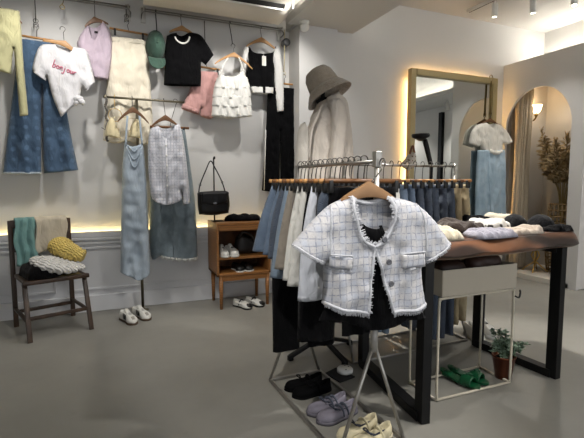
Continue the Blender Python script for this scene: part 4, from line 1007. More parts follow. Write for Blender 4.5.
shoe('sneaker', (.225, 4.42, 0), math.radians(-62), .27, 'white sneaker with black stripes and gum sole, right one by the pole rack', 'shoe', SW, GUM, laces=5, stripes=BL, mstrap=MATS['white_lace'], low=.07, heel=.075, toe=.045, open1=.44, group='white striped sneakers')
shoe('sneaker', (1.075, 4.53, .545), math.radians(-85), .26, 'white sneaker on the cabinet shelf, left of the two', 'shoe', SW, mat('white_rubber', '#c8c7c1', rough=.6), laces=4, mstrap=BL, low=.075, heel=.08, toe=.05, open1=.42, group='white sneakers in the cabinet')
shoe('sneaker', (1.175, 4.53, .545), math.radians(-80), .26, 'white sneaker on the cabinet shelf, right of the two', 'shoe', SW, MATS['white_rubber'], laces=4, mstrap=BL, low=.075, heel=.08, toe=.05, open1=.42, group='white sneakers in the cabinet')
for k, (x, lb) in enumerate([(1.235, 'left'), (1.335, 'right')]):
    shoe('loafer', (x, 4.50, .38), math.radians(-84), .24, 'black shoe with a pale toe edge on the cabinet bottom, %s one' % lb, 'shoe', BL, MATS['white_rubber'], low=.055, heel=.06, toe=.042, open1=.5, sole=.014, group='black shoes in the cabinet')
UC = [(1.249, 4.377), (1.401, 4.415)][:]
for k, (x, y, lb) in enumerate([(UC[0][0], UC[0][1], 'left'), (UC[1][0], UC[1][1], 'right')]):
    def ex(t, R, hw, top):
        b = B().ball(R @ Vector((.09, .01, .032)), (.045, .040, .026), 12)
        part('toe_cap', b, BL, t)
        for a in (-.3, .3): part('side_band', B().tube([R @ Vector((-.10, .012 + a * .12, .05)), R @ Vector((0, .012 + a * .14, .05)), R @ Vector((.07, .012 + a * .11, .035))], .008, 6, sm=4), SW, t)
    shoe('sporty_flat', (x, y, 0), math.radians(-62), .25, 'black and white shoe on the floor under the cabinet, %s one' % lb, 'shoe', SW, BL, low=.05, heel=.06, toe=.035, extra=ex, sole=.015, mi=BL, straps=(.42,), mstrap=BL, group='black and white shoes under the cabinet')
# dark bag leaning inside the cabinet
DB = mat('dark_leather_bag', '#1b1a1b', rough=.5, var=.2)
c = Cloth([('S', [(1.235, .545), (1.24, .68), (1.285, .77), (1.38, .76), (1.50, .66), (1.50, .545)]), ('s', [(1.50, .545), (1.235, .545)])], D=.07, fold=.008, ff=6, seed=3, O=(0, 4.60, 0), r=.07)
t = solo('leather_bag', c, DB, 'dark slouchy bag on the cabinet shelf beside the white sneakers', 'bag', (1.37, 4.60, .545))
part('handle', B().tube([(1.27, 4.55, .74), (1.31, 4.50, .80), (1.40, 4.50, .76), (1.47, 4.53, .62)], .012, 8, sm=5), mat('dark_strap', '#37312c', rough=.5), t)
# ---------------------------------------------------------------- handbag on its display stand, black garment on the cabinet
ZC = .918
t = thing('bag_stand', (1.02, 4.62, ZC), 'black metal bag stand on the oak cabinet', 'stand')
part('base', B().box((1.05, 4.62, ZC + .005), (.12, .12, .01), bev=.002), BLACKM, t, smooth=False)
part('pole', B().tube([(1.02, 4.62, ZC), (1.02, 4.62, 1.60)], .008, 8), BLACKM, t)
part('hook', B().tube([(1.02, 4.62, 1.59), (1.02, 4.59, 1.61), (1.02, 4.575, 1.59), (1.02, 4.565, 1.61)], .008, 8, sm=4), BLACKM, t)
t = thing('handbag', (1.10, 4.58, 1.02), 'black flap handbag hanging from its stand on the oak cabinet', 'handbag')
HB = mat('black_grain_leather', '#0d0c0d', rough=.42, var=.1, bump=.2, bscale=300., spec=.35)
QB = [(0.828, 1.197), (0.855, 1.239), (1.134, 1.247), (1.166, 1.193), (1.158, 1.009), (0.840, 1.002)]
c = Cloth([('S', [QB[0], QB[1], QB[2], QB[3]]), ('S', [QB[3], ((QB[3][0] + QB[4][0]) / 2 + .01, (QB[3][1] + QB[4][1]) / 2), QB[4]]), ('S', [QB[4], ((QB[4][0] + QB[5][0]) / 2, QB[5][1] - .012), QB[5]]), ('S', [QB[5], (QB[5][0] - .012, (QB[0][1] + QB[5][1]) / 2), QB[0]])], D=.07, Db=.05, r=.05, fold=.003, ff=5, O=(0, 4.55, 0), res=.014)
part('body', c, HB, t)
QF = [(0.855, 1.239), (1.134, 1.247), (1.137, 1.118), (0.990, 1.094), (0.853, 1.113)]
cf = Cloth([('s', [QF[0], QF[1]]), ('S', [QF[1], QF[2]]), ('S', [QF[2], QF[3], QF[4]]), ('S', [QF[4], QF[0]])], D=.03, Db=0, r=.02, fold=.002, O=(0, 4.495, 0), res=.014)
part('flap', cf, HB, t)
part('clasp', B().box((QF[3][0], 4.455, QF[3][1] + .03), (.03, .01, .018), bev=.002), CHROME, t, smooth=False)
QS = [(0.842, 1.196), (0.860, 1.312), (0.926, 1.470), (0.976, 1.565), (1.023, 1.492), (1.096, 1.343), (1.138, 1.203)]
part('strap', B().tube([(x, 4.57, z) for x, z in QS], .013, 8, sm=5, sq=(1, .5)), HB, t)
for i in (1, 5): part('ring', B().ball((QS[i][0], 4.565, QS[i][1]), (.014, .01, .014), 8), CHROME, t)
heap([(-.16, -.03), (-.05, -.10), (.10, -.12), (.24, -.10), (.26, .02), (.12, .09), (-.04, .07)], ZC, .07, BK, 'black_knitwear', 'black garment folded on top of the oak cabinet', 'top', O=(1.27, 4.63), seed=5, r=.07)

# ================================================================ clothes rack in the foreground
t = thing('clothes_rack', (1.155, 2.19, 0), 'freestanding steel clothes rack with inverted V legs, nearest the camera', 'clothes rack')
RS = mat('rack_steel', '#a09d97', rough=.38, metal=.9, var=.06, scale=20.)
ZR = 1.445; XR = 1.165
A1, A2, A3, A4 = (.945, 2.645, .012), (1.315, 2.645, .012), (1.36, 1.745, .012), (.975, 1.745, .012)
b = B()
for p, q in ((A1, A2), (A2, A3), (A3, A4), (A4, A1)): b.bar(p, q, .02, .02, bev=.003)
part('base_frame', b, RS, t, smooth='auto')
for (p, q, j) in ((A1, A2, (1.145, 2.645, .52)), (A4, A3, (1.168, 1.745, .56))):
    part('leg', B().tube([p, j], .010, 8), RS, t); part('leg', B().tube([q, j], .010, 8), RS, t)
    part('post', B().tube([(j[0], j[1], j[2] - .03), (j[0], j[1], ZR + .01)], .013, 10), RS, t)
    part('collar', B().tube([(j[0], j[1], j[2] - .045), (j[0], j[1], j[2] + .075)], .019, 12), mat('collar_grey', '#a3a09a', rough=.5, metal=.4), t, label='pale grey collar')
part('post_cap', B().box((1.168, 1.745, ZR + .01), (.034, .034, .075), bev=.003), RS, t, smooth=False)
part('rod', B().tube([(1.150, 2.66, ZR), (1.168, 1.745, ZR)], .010, 10), RS, t)

DEN = [cl('denim_mid', '#3d526d', kind='denim', col2='#62758c', scale=5., var=.2), cl('denim_dark', '#1a2639', kind='denim', col2='#303f56', scale=5., var=.2),
       cl('denim_pale', '#64788e', kind='denim', col2='#8597a7', scale=5., var=.16), cl('denim_ink', '#161f30', kind='denim', col2='#2b3850', scale=5., var=.2)]
BT2 = cl('black_twill', '#09090b', var=.2, sheen=.03, spec=.1)
GREI = cl('greige_cotton', '#8b8378', var=.06); OFFW = cl('off_white_cotton', '#d3d2cc', var=.03); WHI = cl('cool_white_cotton', '#cfd3dc', var=.03)
CHAR = cl('charcoal_wool', '#2a2a2c', var=.2); BEIG = cl('beige_cotton', '#a79676', var=.06)
def hung(name, label, cat, c, axis, a, bb, zt, zh, m, kind='skirt', seed=0., group=None, D=.022, wave=.012, gap=.03, fold=.010, ff=8, wb=True, skew=0.):
    """a garment clipped by its waist: c = (x, y) of the rod above it, a/bb = half widths at waist and hem"""
    U = Vector(axis); L = zt - zh; zc = zt - min(.30, L * .55)
    N_ = Vector((-U.y, U.x, 0))
    if kind == 'skirt':
        out = [('o', [(-a, zt), (0, zt - .008), (a, zt)]), ('S', [(a, zt), (a + (bb - a) * .55, zt - L * .45), (bb, zh)]), ('O', [(bb, zh), (bb * .4, zh - .014), (-bb * .4, zh - .010), (-bb, zh)]), ('S', [(-bb, zh), (-a - (bb - a) * .55, zt - L * .45), (-a, zt)])]
    else:
        g = gap
        h = a + (bb - a) * .5
        out = [('o', [(-a, zt), (0, zt - .008), (a, zt)]), ('S', [(a, zt), (a + .03, zt - .2 * L), (h + .02, zt - L * .5), (bb, zh)]), ('o', [(bb, zh), (g, zh - .01)]), ('S', [(g, zh - .01), (g * .8, (zh + zc) / 2), (.004, zc)]),
               ('S', [(.004, zc), (-g * .8, (zh + zc) / 2), (-g, zh - .01)]), ('o', [(-g, zh - .01), (-bb, zh)]), ('S', [(-bb, zh), (-h - .02, zt - L * .5), (-a - .03, zt - .2 * L), (-a, zt)])]
    cc = Cloth(out, D=D, Db=D * .8, fold=fold, ff=ff, seed=seed, wave=wave, wf=2.6, r=.045, lump=.010, O=(c[0], c[1], 0), U=U, N=N_, res=.018)
    t = solo(name, cc, m, label, cat, (c[0], c[1], zh), group, solid=.003)
    if wb:
        w_ = Cloth([('o', [(-a, zt + .001), (0, zt - .007), (a, zt + .001)]), ('s', [(a, zt + .001), (a + .004, zt - .038)]), ('o', [(a + .004, zt - .038), (0, zt - .046), (-a - .004, zt - .038)]), ('s', [(-a - .004, zt - .038), (-a, zt + .001)])], D=D + .003, fold=fold * .4, ff=ff, seed=seed, r=.045, O=(c[0], c[1], 0), U=U, N=N_, res=.018)
        part('waistband', w_, m, t, solid=.003)
    return t
HB_ = []
def hanger_row(p, axis, w, z, zrod, label, m, group=None, rax=(0, 1, 0)):
    return clip_hanger((p[0], p[1], z), w, label, (p[0], p[1], zrod + .012), axis=axis, m=m, group=group, clips=.86, rr=.012)
ROWA = [  # y, name, label, category, waist half, hem half, hem z, material, kind
    (2.600, 'denim_skirt', 'blue flared denim skirt, rearmost on the near rack', 'skirt', .205, .335, .905, DEN[0], 'skirt'),
    (2.545, 'black_trousers', 'long black straight trousers second from the rear of the near rack', 'trousers', .19, .225, .25, BT2, 'pants'),
    (2.490, 'denim_skirt', 'mid blue denim skirt directly in front of the long black trousers', 'skirt', .20, .31, .90, DEN[0], 'skirt'),
    (2.440, 'denim_shorts', 'dark blue denim shorts between two lighter denims on the near rack', 'shorts', .20, .29, .88, DEN[1], 'pants'),
    (2.385, 'denim_skirt', 'pale blue denim skirt showing its hem below the greige shorts', 'skirt', .20, .295, .775, DEN[2], 'skirt'),
    (2.325, 'greige_shorts', 'greige wide shorts on the near rack between pale denim and white', 'shorts', .20, .295, .84, GREI, 'skirt'),
    (2.265, 'taupe_skirt', 'narrow taupe skirt tucked in front of the greige shorts', 'skirt', .19, .25, .90, cl('taupe_twill', '#6d655c'), 'skirt'),
    (2.205, 'white_skirt', 'off-white flared skirt, rear one of the two whites on the near rack', 'skirt', .20, .295, .80, OFFW, 'skirt'),
    (2.150, 'white_skirt', 'off-white flared skirt, front one of the two whites on the near rack', 'skirt', .20, .285, .775, OFFW, 'skirt'),
    (2.095, 'black_trousers', 'black trousers hanging lower than the whites beside them', 'trousers', .19, .25, .475, BT2, 'pants'),
    (2.035, 'white_shorts', 'cool white shorts below the left sleeve of the tweed jacket', 'shorts', .20, .28, .725, WHI, 'pants'),
    (1.975, 'charcoal_skirt', 'charcoal skirt hidden behind the tweed jacket', 'skirt', .19, .22, .95, CHAR, 'skirt'),
    (1.915, 'denim_shorts', 'dark denim shorts hidden behind the tweed jacket', 'shorts', .19, .22, .98, DEN[1], 'pants'),
    (1.855, 'black_skirt', 'short black skirt directly behind the tweed jacket', 'skirt', .19, .22, .96, BT2, 'skirt'),
]
hm = [WOODH, WOODD, mat('hanger_honey', '#a06f3c', kind='wood', rough=.5, var=.15, scale=12., ws=8.)]
for k, (y, nm, lb, ct, a, bb, zh, m, kd) in enumerate(ROWA):
    x = 1.150 + (2.66 - y) / .915 * .018
    hung(nm, lb, ct, (x, y), (1, 0, 0), a, bb, 1.322, zh, m, kd, seed=k * 1.3 + .5, D=.020, fold=.008)
    hanger_row((x, y), (1, 0, 0), .44, 1.352, ZR, 'clip hanger of ' + lb.replace(',', ''), hm[k % 3], 'clip hangers on the near rack')

# ---------------------------------------------------------------- short-sleeved tweed jacket on the front of the rack
YJ = 1.66
TW = mat('tweed_check', '#c0bebe', kind='plaid', col2='#616c86', col3='#a3b0c8', rough=.95, ws=10.5, var=.10, soft=.22, hard=.62, bump=.5, bd=.004, sheen=.2, spec=.1)
TRM = mat('tweed_trim', '#b9babf', kind='mottle', rough=.95, var=.12, scale=120., bump=.6, bscale=150., bd=.004, sheen=.2, spec=.1)
SIL = mat('silver_button', '#6f6f73', rough=.35, metal=.8, var=.2, scale=80.)
J = dict(D=.050, Db=.018, fold=.008, ff=4.5, r=.07, res=.012, O=(0, YJ + .045, 0), lump=.012)
LS = [(1.004, 1.281), (0.943, 1.264), (0.879, 1.234), (0.792, 1.159), (0.713, 1.077)]        # left shoulder to sleeve tip
LH = [(0.713, 1.077), (0.778, 1.030), (0.866, 0.988)]                         # left sleeve opening
LB = [(0.866, 0.988), (0.867, 0.908), (0.862, 0.809)]                     # left side
LM = [(0.862, 0.809), (0.949, 0.772), (1.065, 0.749)]                       # left hem
LO = [(1.065, 0.749), (1.074, 0.851), (1.088, 0.972), (1.100, 1.050)]               # left front edge
LN = [(1.100, 1.050), (1.038, 1.085), (1.006, 1.160), (0.989, 1.232), (1.004, 1.281)]       # left neckline
RN = [(1.197, 1.278), (1.209, 1.208), (1.194, 1.134), (1.157, 1.079), (1.100, 1.050)]       # right neckline, towards the top button
RO = [(1.100, 1.050), (1.132, 0.959), (1.168, 0.842), (1.207, 0.732)]
RM = [(1.207, 0.732), (1.315, 0.729), (1.432, 0.745)]
RB = [(1.432, 0.745), (1.407, 0.858), (1.398, 0.953)]
RH = [(1.398, 0.953), (1.489, 0.997), (1.572, 1.047)]
RSh = [(1.572, 1.047), (1.483, 1.151), (1.382, 1.232), (1.287, 1.263), (1.197, 1.278)]
back = [('S', LS), ('o', LH), ('S', LB), ('O', LM + [(1.207, 0.732)][0:1]), ('O', RM), ('S', RB), ('o', RH), ('S', RSh), ('O', [(1.197, 1.278), (1.099, 1.261), (1.004, 1.281)])]
c = Cloth([[('S', LS), ('o', LH), ('S', LB), ('O', LM), ('O', LO), ('O', LN)], [('O', RN[::1]), ('O', RO), ('O', RM), ('S', RB), ('o', RH), ('S', RSh)]], back, seed=2., **J)
t = solo('tweed_jacket', c, TW, 'short-sleeved cropped tweed jacket in pale blue check on the front of the near rack', 'jacket', (1.16, YJ, .75), solid=.004)
rng = random.Random(11)
def fringe(b, pts, which, n, ln=.012, rad=.0016, down=None):
    P = catmull([(x, z, 0) for x, z in pts], 8)
    for k in range(n):
        s = rng.random() * (len(P) - 1.001); i = int(s); q = P[i].lerp(P[i+1], s - i)
        tg = (P[i+1] - P[i]).normalized(); nn = Vector((-tg.y, tg.x)) * (1 if rng.random() < .5 else -1)
        if down: nn = Vector(down)
        a = c.front(q.x, q.y, .004, which); e = a + Vector((nn.x * ln * rng.uniform(.5, 1.3) + rng.uniform(-.004, .004), -rng.uniform(0, .006), nn.y * ln * rng.uniform(.5, 1.3)))
        b.tube([a, e], rad, 4)
def band(pts, which, w_=.012, fr=70, down=None, ln=.013):
    b = B(); P = catmull([(x, z, 0) for x, z in pts], 8)
    b.tube([c.front(p.x, p.y, .003, which) for p in P], w_, 8, sq=(1, 1))
    fringe(b, pts, which, fr, ln, down=down)
    return b
part('neck_trim', band(LN, 0, .009, 300, None, .020), TRM, t); part('neck_trim', band(RN, 1, .009, 300, None, .020), TRM, t)
part('front_trim', band(LO, 0, .007, 70), TRM, t); part('front_trim', band(RO, 1, .007, 70), TRM, t)
part('hem_fringe', band(LM, 0, .008, 150, (0, -1), .018), TRM, t); part('hem_fringe', band(RM, 1, .008, 130, (0, -1), .018), TRM, t)
part('cuff_fringe', band(LH, 0, .005, 120, (-.4, -.7), .014), TRM, t); part('cuff_fringe', band(RH, 1, .005, 120, (.4, -.7), .014), TRM, t)
BKN = [(1.197, 1.269), (1.147, 1.256), (1.099, 1.250), (1.051, 1.257), (1.004, 1.272)]
bb_ = B().tube([(p.x, YJ + .045 + .012 * (1 - abs(p.x - 1.165) / .12), p.y) for p in catmull([(x, z, 0) for x, z in BKN], 6)], .012, 8)
part('collar_band', bb_, TRM, t)
for pts, wh in (([(0.893, 1.247), (0.879, 1.173), (0.875, 1.085), (0.871, 0.997)], 0), ([(1.358, 1.242), (1.385, 1.155), (1.394, 1.057), (1.397, 0.963)], 1)):
    part('sleeve_seam', B().tube([c.front(p.x, p.y, .002, wh) for p in catmull([(x, z, 0) for x, z in pts], 6)], .005, 6), TRM, t)
def pocket(px, which):
    a, b_, c_, d = px
    cc = Cloth([('s', [a, b_]), ('s', [b_, c_]), ('s', [c_, d]), ('s', [d, a])], None, D=.009, Db=0, r=.012, fold=0, res=.012, O=(0, c.front((a[0] + c_[0]) / 2, (a[1] + c_[1]) / 2, .0, which).y, 0))
    o = part('pocket', cc, TW, t)
    bq = B(); P = [c.front(a[0] + (b_[0] - a[0]) * i / 8, a[1] + (b_[1] - a[1]) * i / 8, .010, which) for i in range(9)]
    bq.tube(P, .004, 5); fringe(bq, [d, c_], which, 40, .010, down=(0, -1)); part('flap_trim', bq, TRM, o)
pocket([(0.870, 1.032), (0.987, 1.016), (0.983, 0.952), (0.866, 0.970)], 0); pocket([(1.249, 1.008), (1.384, 1.013), (1.392, 0.939), (1.256, 0.935)], 1)
for x, z in [(1.146, 1.084), (1.165, 0.980), (1.189, 0.873)]:
    p = c.front(x, z, .014, 1)
    bt = part('button', B().lathe([(.0135, -.004), (.0145, 0), (.0125, .005), (.009, .0035), (.0001, .004)], p, 18, Matrix.Rotation(PI/2, 3, 'X')), SIL, t)
# black camisole and flared hem under the jacket
NB = [(1.046, 1.170), (1.079, 1.142), (1.127, 1.130), (1.177, 1.142)]
c2 = Cloth([('O', NB), ('S', [NB[3]] + [(1.236, 1.025), (1.323, 0.848), (1.451, 0.662)]), ('O', [(1.451, 0.662), (1.340, 0.666), (1.246, 0.653), (1.121, 0.646), (1.033, 0.682), (0.937, 0.713), (0.846, 0.720)]), ('S', [(0.846, 0.720), (0.935, 0.884), (0.995, 1.040)] + [NB[0]])], D=.030, Db=.03, fold=.012, ff=5, seed=4, O=(0, YJ + .05, 0), lump=.008, res=.014)
t2 = solo('black_dress', c2, BT, 'black camisole dress with a wavy hem inside the tweed jacket', 'dress', (1.165, YJ, .7), solid=.003)
q = [(1.098, 1.311)][0]
shirt_hanger((q[0], YJ + .045, q[1]), .30, 'broad wooden hanger inside the tweed jacket', (1.168, YJ + .04, ZR - .01), drop=.055, thick=.03, deep=1.35, hax=(0, 1, 0), m=mat('hanger_tan', '#8f6c49', kind='wood', rough=.45, var=.1, scale=9., ws=6.))

# ---------------------------------------------------------------- shoes inside the rack base
SUED = mat('black_suede', '#0a0a0b', rough=.95, var=.2, spec=.1)
LAV = mat('lavender_mesh', '#736f7a', rough=.8, var=.08, scale=30., bump=.3); LAVS = mat('lavender_rubber', '#5d5a63', rough=.6)
CRM = mat('cream_suede', '#c9bf9f', rough=.85, var=.06); CRS = mat('cream_rubber', '#b9b19a', rough=.6); NAV = mat('dark_lining', '#2b303c', rough=.9)
def bow(t, R, hw, top):
    for s in (-1, 1): part('bow_loop', B().tube([R @ Vector((.03, .012, .062)), R @ Vector((.045, .012 + s * .03, .075)), R @ Vector((.02, .012 + s * .035, .068)), R @ Vector((.03, .012, .062))], .004, 6, sm=4), t.children[0].data.materials[0], t)
for x, y, lb in ((1.13, 2.50, 'farther'), (1.14, 2.395, 'nearer')):
    shoe('ballet_flat', (x, y, .0), math.radians(184), .27, 'black suede strapped flat on the floor in the rack base, %s one' % lb, 'shoe', SUED, SUED, low=.042, heel=.056, toe=.036, open1=.55, sole=.012, straps=(.40,), W=.047, extra=bow, group='black flats in the rack base')
for x, y, lb in ((1.14, 2.185, 'farther'), (1.155, 2.085, 'nearer')):
    shoe('sneaker_flat', (x, y, .0), math.radians(190), .275, 'lavender grey strapped sneaker flat in the rack base, %s one' % lb, 'shoe', LAV, LAVS, low=.040, heel=.056, toe=.034, open1=.56, sole=.016, straps=(.36, .48), W=.047, mi=NAV, mstrap=mat('slate_strap', '#4b505c', rough=.8), extra=bow, group='lavender flats in the rack base')
for x, y, lb in ((1.18, 1.905, 'farther'), (1.205, 1.805, 'nearer')):
    shoe('mary_jane', (x, y, .0), math.radians(192), .265, 'cream strapped flat with a bow at the front of the rack base, %s one' % lb, 'shoe', CRM, CRS, low=.040, heel=.056, toe=.034, open1=.58, sole=.014, straps=(.38,), W=.046, mi=NAV, extra=bow, group='cream flats in the rack base')

# ---------------------------------------------------------------- tall stand with hooded coat and bucket hat, behind the rack
XS, YS2 = 1.49, 2.96
t = thing('coat_stand', (XS, YS2, 0), 'tall black coat stand with a four-legged star base behind the near rack', 'coat stand')
for k in range(4):
    a = math.radians(190 + 90 * k); d = Vector((math.cos(a), math.sin(a), 0))
    part('leg', B().bar(Vector((XS, YS2, .12)) + d * .02, Vector((XS, YS2, .028)) + d * .30, .035, .03, bev=.006).bar(Vector((XS, YS2, .02)) + d * .27, Vector((XS, YS2, .02)) + d * .31, .035, .04, bev=.006), BLACKM, t, smooth='auto')
part('pole', B().tube([(XS, YS2, .08), (XS, YS2, 2.12)], .016, 10), BLACKM, t)
part('hub', B().lathe([(.03, .07), (.035, .10), (.03, .17), (.018, .22)], (XS, YS2, 0), 16), BLACKM, t)
part('shoulder_bar', B().tube([(XS - .05, YS2, 1.94), (XS, YS2, 1.965), (XS + .04, YS2, 1.965), (XS + .12, YS2, 1.90)], .014, 8, sm=4), BLACKM, t)
CT = cl('oatmeal_coat', '#c2bab0', var=.05, kind='plain', scale=12.)
c = Cloth([('O', [(1.450, 1.936), (1.517, 1.978), (1.610, 2.029)]), ('S', [(1.610, 2.029), (1.681, 1.967), (1.709, 1.855), (1.733, 1.703), (1.749, 1.494), (1.762, 1.235)]), ('O', [(1.762, 1.235), (1.557, 1.214), (1.336, 1.240)]), ('S', [(1.336, 1.240), (1.348, 1.487), (1.364, 1.695), (1.400, 1.837), (1.450, 1.936)])], D=.10, Db=.10, r=.12, fold=.010, ff=6, seed=6, O=(0, YS2, 0), lump=.02)
t = solo('coat', c, CT, 'oatmeal wool coat on the tall stand under the bucket hat', 'coat', (XS, YS2, 1.2), solid=.006)
SLV = [(1.523, 1.961), (1.557, 1.876), (1.567, 1.731), (1.552, 1.583), (1.537, 1.360)]
part('sleeve', B().tube([(SLV[0][0], 2.90, SLV[0][1]), (SLV[1][0], 2.85, SLV[1][1]), (SLV[2][0], 2.84, SLV[2][1]), (SLV[3][0], 2.84, SLV[3][1]), (SLV[4][0], 2.85, SLV[4][1])], [.05, .068, .07, .066, .06], 14, sm=6, sq=(1.05, .8)), CT, t)
LP = [(1.433, 1.911), (1.393, 1.823), (1.346, 1.706), (1.330, 1.505)]
part('lapel', B().tube([(x, 2.86, z) for x, z in LP], [.012, .022, .020, .012], 8, sm=5, sq=(1, .5)), CT, t)
c = Cloth([('S', [(1.352, 1.793), (1.311, 1.761), (1.287, 1.657), (1.279, 1.494), (1.271, 1.248)]), ('O', [(1.271, 1.248), (1.387, 1.231)]), ('S', [(1.387, 1.231), (1.386, 1.511), (1.385, 1.698), (1.352, 1.793)])], D=.06, Db=.05, r=.06, fold=.010, ff=8, seed=8, O=(0, 2.98, 0), lump=.015)
solo('scarf', c, cl('pale_wool', '#c4bfb6', var=.05), 'pale wool scarf hanging at the front edge of the oatmeal coat', 'scarf', (1.3, 2.98, 1.2), solid=.004)
t = thing('bucket_hat', (1.515, 2.93, 1.98), 'fuzzy taupe bucket hat tilted on the tall coat stand', 'hat')
HT = mat('teddy_taupe', '#a09484', kind='mottle', rough=1., var=.14, scale=30., bump=1., bscale=90., bd=.01, sheen=.4, spec=.05)
Mh = (Matrix.Rotation(math.radians(-24), 3, 'Y') @ Matrix.Rotation(math.radians(-18), 3, 'X'))
hc = Vector((1.475, 2.92, 2.06))
part('crown', B().lathe([(.001, .135), (.05, .132), (.085, .118), (.108, .08), (.118, .02), (.122, -.02), (.112, -.02), (.105, .07), (.07, .11), (.001, .12)], hc, 32, Mh), HT, t)
part('brim', B().lathe([(.120, -.012), (.150, -.045), (.178, -.09), (.182, -.097), (.176, -.098), (.146, -.052), (.114, -.02)], hc, 32, Mh), HT, t)

# ---------------------------------------------------------------- second rack behind the table
XB0, XB1, YB2, ZB = 1.62, 2.70, 2.86, 1.478
t = thing('clothes_rack', ((XB0 + XB1) / 2, YB2, 0), 'steel clothes rack of jeans standing behind the wooden table', 'clothes rack')
b = B(); pts = [(XB0 - .02, 2.66, .012), (XB1 + .04, 2.70, .012), (XB1 + .04, 3.06, .012), (XB0 - .02, 3.04, .012)]
for p, q in zip(pts, pts[1:] + pts[:1]): b.bar(p, q, .018, .018, bev=.003)
part('base_frame', b, RS, t, smooth='auto')
for x, p, q in ((XB0, pts[0], pts[3]), (XB1, pts[1], pts[2])):
    part('leg', B().tube([p, (x, YB2, .52)], .009, 8), RS, t); part('leg', B().tube([q, (x, YB2, .52)], .009, 8), RS, t)
    part('post', B().tube([(x, YB2, .49), (x, YB2, ZB + .02)], .012, 8), RS, t)
part('rod', B().tube([(XB0, YB2, ZB), (XB1, YB2, ZB)], .010, 8), RS, t)
ROWB = [
    ('pink_skirt', 'dusty pink long garment at the left end of the far rack', 'skirt', .20, .25, .24, cl('muted_pink', '#8d6f76'), 'skirt'),
    ('pink_skirt', 'mauve long garment second from the left of the far rack', 'skirt', .20, .25, .23, cl('muted_mauve', '#7d6670'), 'skirt'),
    ('pale_jeans', 'pale blue long jeans on the far rack beside the pink garments', 'jeans', .19, .22, .22, DEN[2], 'pants'),
    ('pale_jeans', 'washed pale jeans second from the pink garments on the far rack', 'jeans', .19, .22, .20, DEN[2], 'pants'),
    ('white_jeans', 'off-white trousers between the jeans on the far rack', 'trousers', .19, .22, .45, OFFW, 'pants'),
    ('blue_jeans', 'mid blue jeans just right of the off-white trousers', 'jeans', .19, .22, .42, DEN[0], 'pants'),
    ('blue_jeans', 'mid blue jeans second right of the off-white trousers', 'jeans', .19, .22, .30, DEN[0], 'pants'),
    ('dark_jeans', 'dark blue jeans third right of the off-white trousers', 'jeans', .19, .22, .20, DEN[1], 'pants'),
    ('blue_jeans', 'faded blue jeans amid the dark pairs on the far rack', 'jeans', .19, .22, .17, DEN[1], 'pants'),
    ('dark_jeans', 'dark jeans right of the faded middle pair on the far rack', 'jeans', .19, .23, .09, DEN[1], 'pants'),
    ('dark_jeans', 'ink blue jeans fourth from the right end of the far rack', 'jeans', .19, .23, .09, DEN[3], 'pants'),
    ('dark_jeans', 'dark blue jeans third from the right end of the far rack', 'jeans', .19, .23, .10, DEN[1], 'pants'),
    ('beige_trousers', 'beige trousers second from the right end of the far rack', 'trousers', .19, .22, .18, BEIG, 'pants'),
    ('beige_trousers', 'light khaki trousers at the right end of the far rack', 'trousers', .19, .22, .20, cl('khaki_cotton', '#b3a383', var=.06), 'pants'),
]
nB = len(ROWB)
for k, (nm, lb, ct, a, bb, zh, m, kd) in enumerate(ROWB):
    x = XB0 + .05 + (XB1 - XB0 - .09) * k / (nB - 1)
    hung(nm, lb, ct, (x, YB2), (0, -1, 0), a, bb, 1.325, zh, m, kd, seed=k * 2.1, D=.026, fold=.010, wave=.010)
    hanger_row((x, YB2), (0, -1, 0), .44, 1.355, ZB, 'clip hanger of ' + lb, hm[(k + 1) % 3], 'clip hangers on the far rack', (1, 0, 0))

# ---------------------------------------------------------------- disc-topped stand with a small bag, by the mirror
XD, YD2 = 2.90, 3.45
t = thing('display_stand', (XD, YD2, 0), 'black display stand topped with a flat round disc in front of the mirror', 'stand')
part('base', B().lathe([(.16, 0), (.16, .015), (.03, .03)], (XD + .05, YD2, 0), 24), BLACKM, t)
part('pole', B().tube([(XD + .05, YD2, .02), (XD + .05, YD2, 1.40), (XD + .04, YD2, 1.52), (XD - .04, YD2, 1.76)], [.018, .018, .024, .026], 10, sm=5), BLACKM, t)
Md = Matrix.Rotation(math.radians(6), 3, 'X') @ Matrix.Rotation(math.radians(-7), 3, 'Y')
part('disc', B().lathe([(.02, -.055), (.06, -.03), (.082, -.018), (.088, .0), (.080, .016), (.001, .020)], (XD - .09, YD2, 1.80), 28, Md), BLACKM, t)
q = [(2.625, 1.557), (2.683, 1.616), (2.742, 1.627), (2.758, 1.501), (2.603, 1.498), (2.691, 1.731), (2.765, 1.657)][:]
t = thing('pouch', (q[0][0] + .04, 3.46, 1.5), 'small brown and white patterned pouch hanging under the round black disc', 'bag')
PAT = mat('patterned_cloth', '#cfc8bb', kind='quilt', col2='#5d3b22', ws=9., scale=14., rough=.8, var=.2)
c = Cloth([('S', [q[0], q[1], q[2], q[3]]), ('S', [q[3], ((q[3][0] + q[4][0]) / 2, q[4][1] - .04), q[4], q[0]])], D=.06, Db=.05, r=.05, fold=.01, ff=9, seed=3, O=(0, 3.46, 0))
part('body', c, PAT, t)
q2 = [(2.683, 1.616), (2.716, 1.694), (2.742, 1.627)]
part('handle', B().tube([(x, 3.45, z) for x, z in q2], .010, 6, sm=4), mat('brown_leather', '#6b3f22', rough=.5), t)

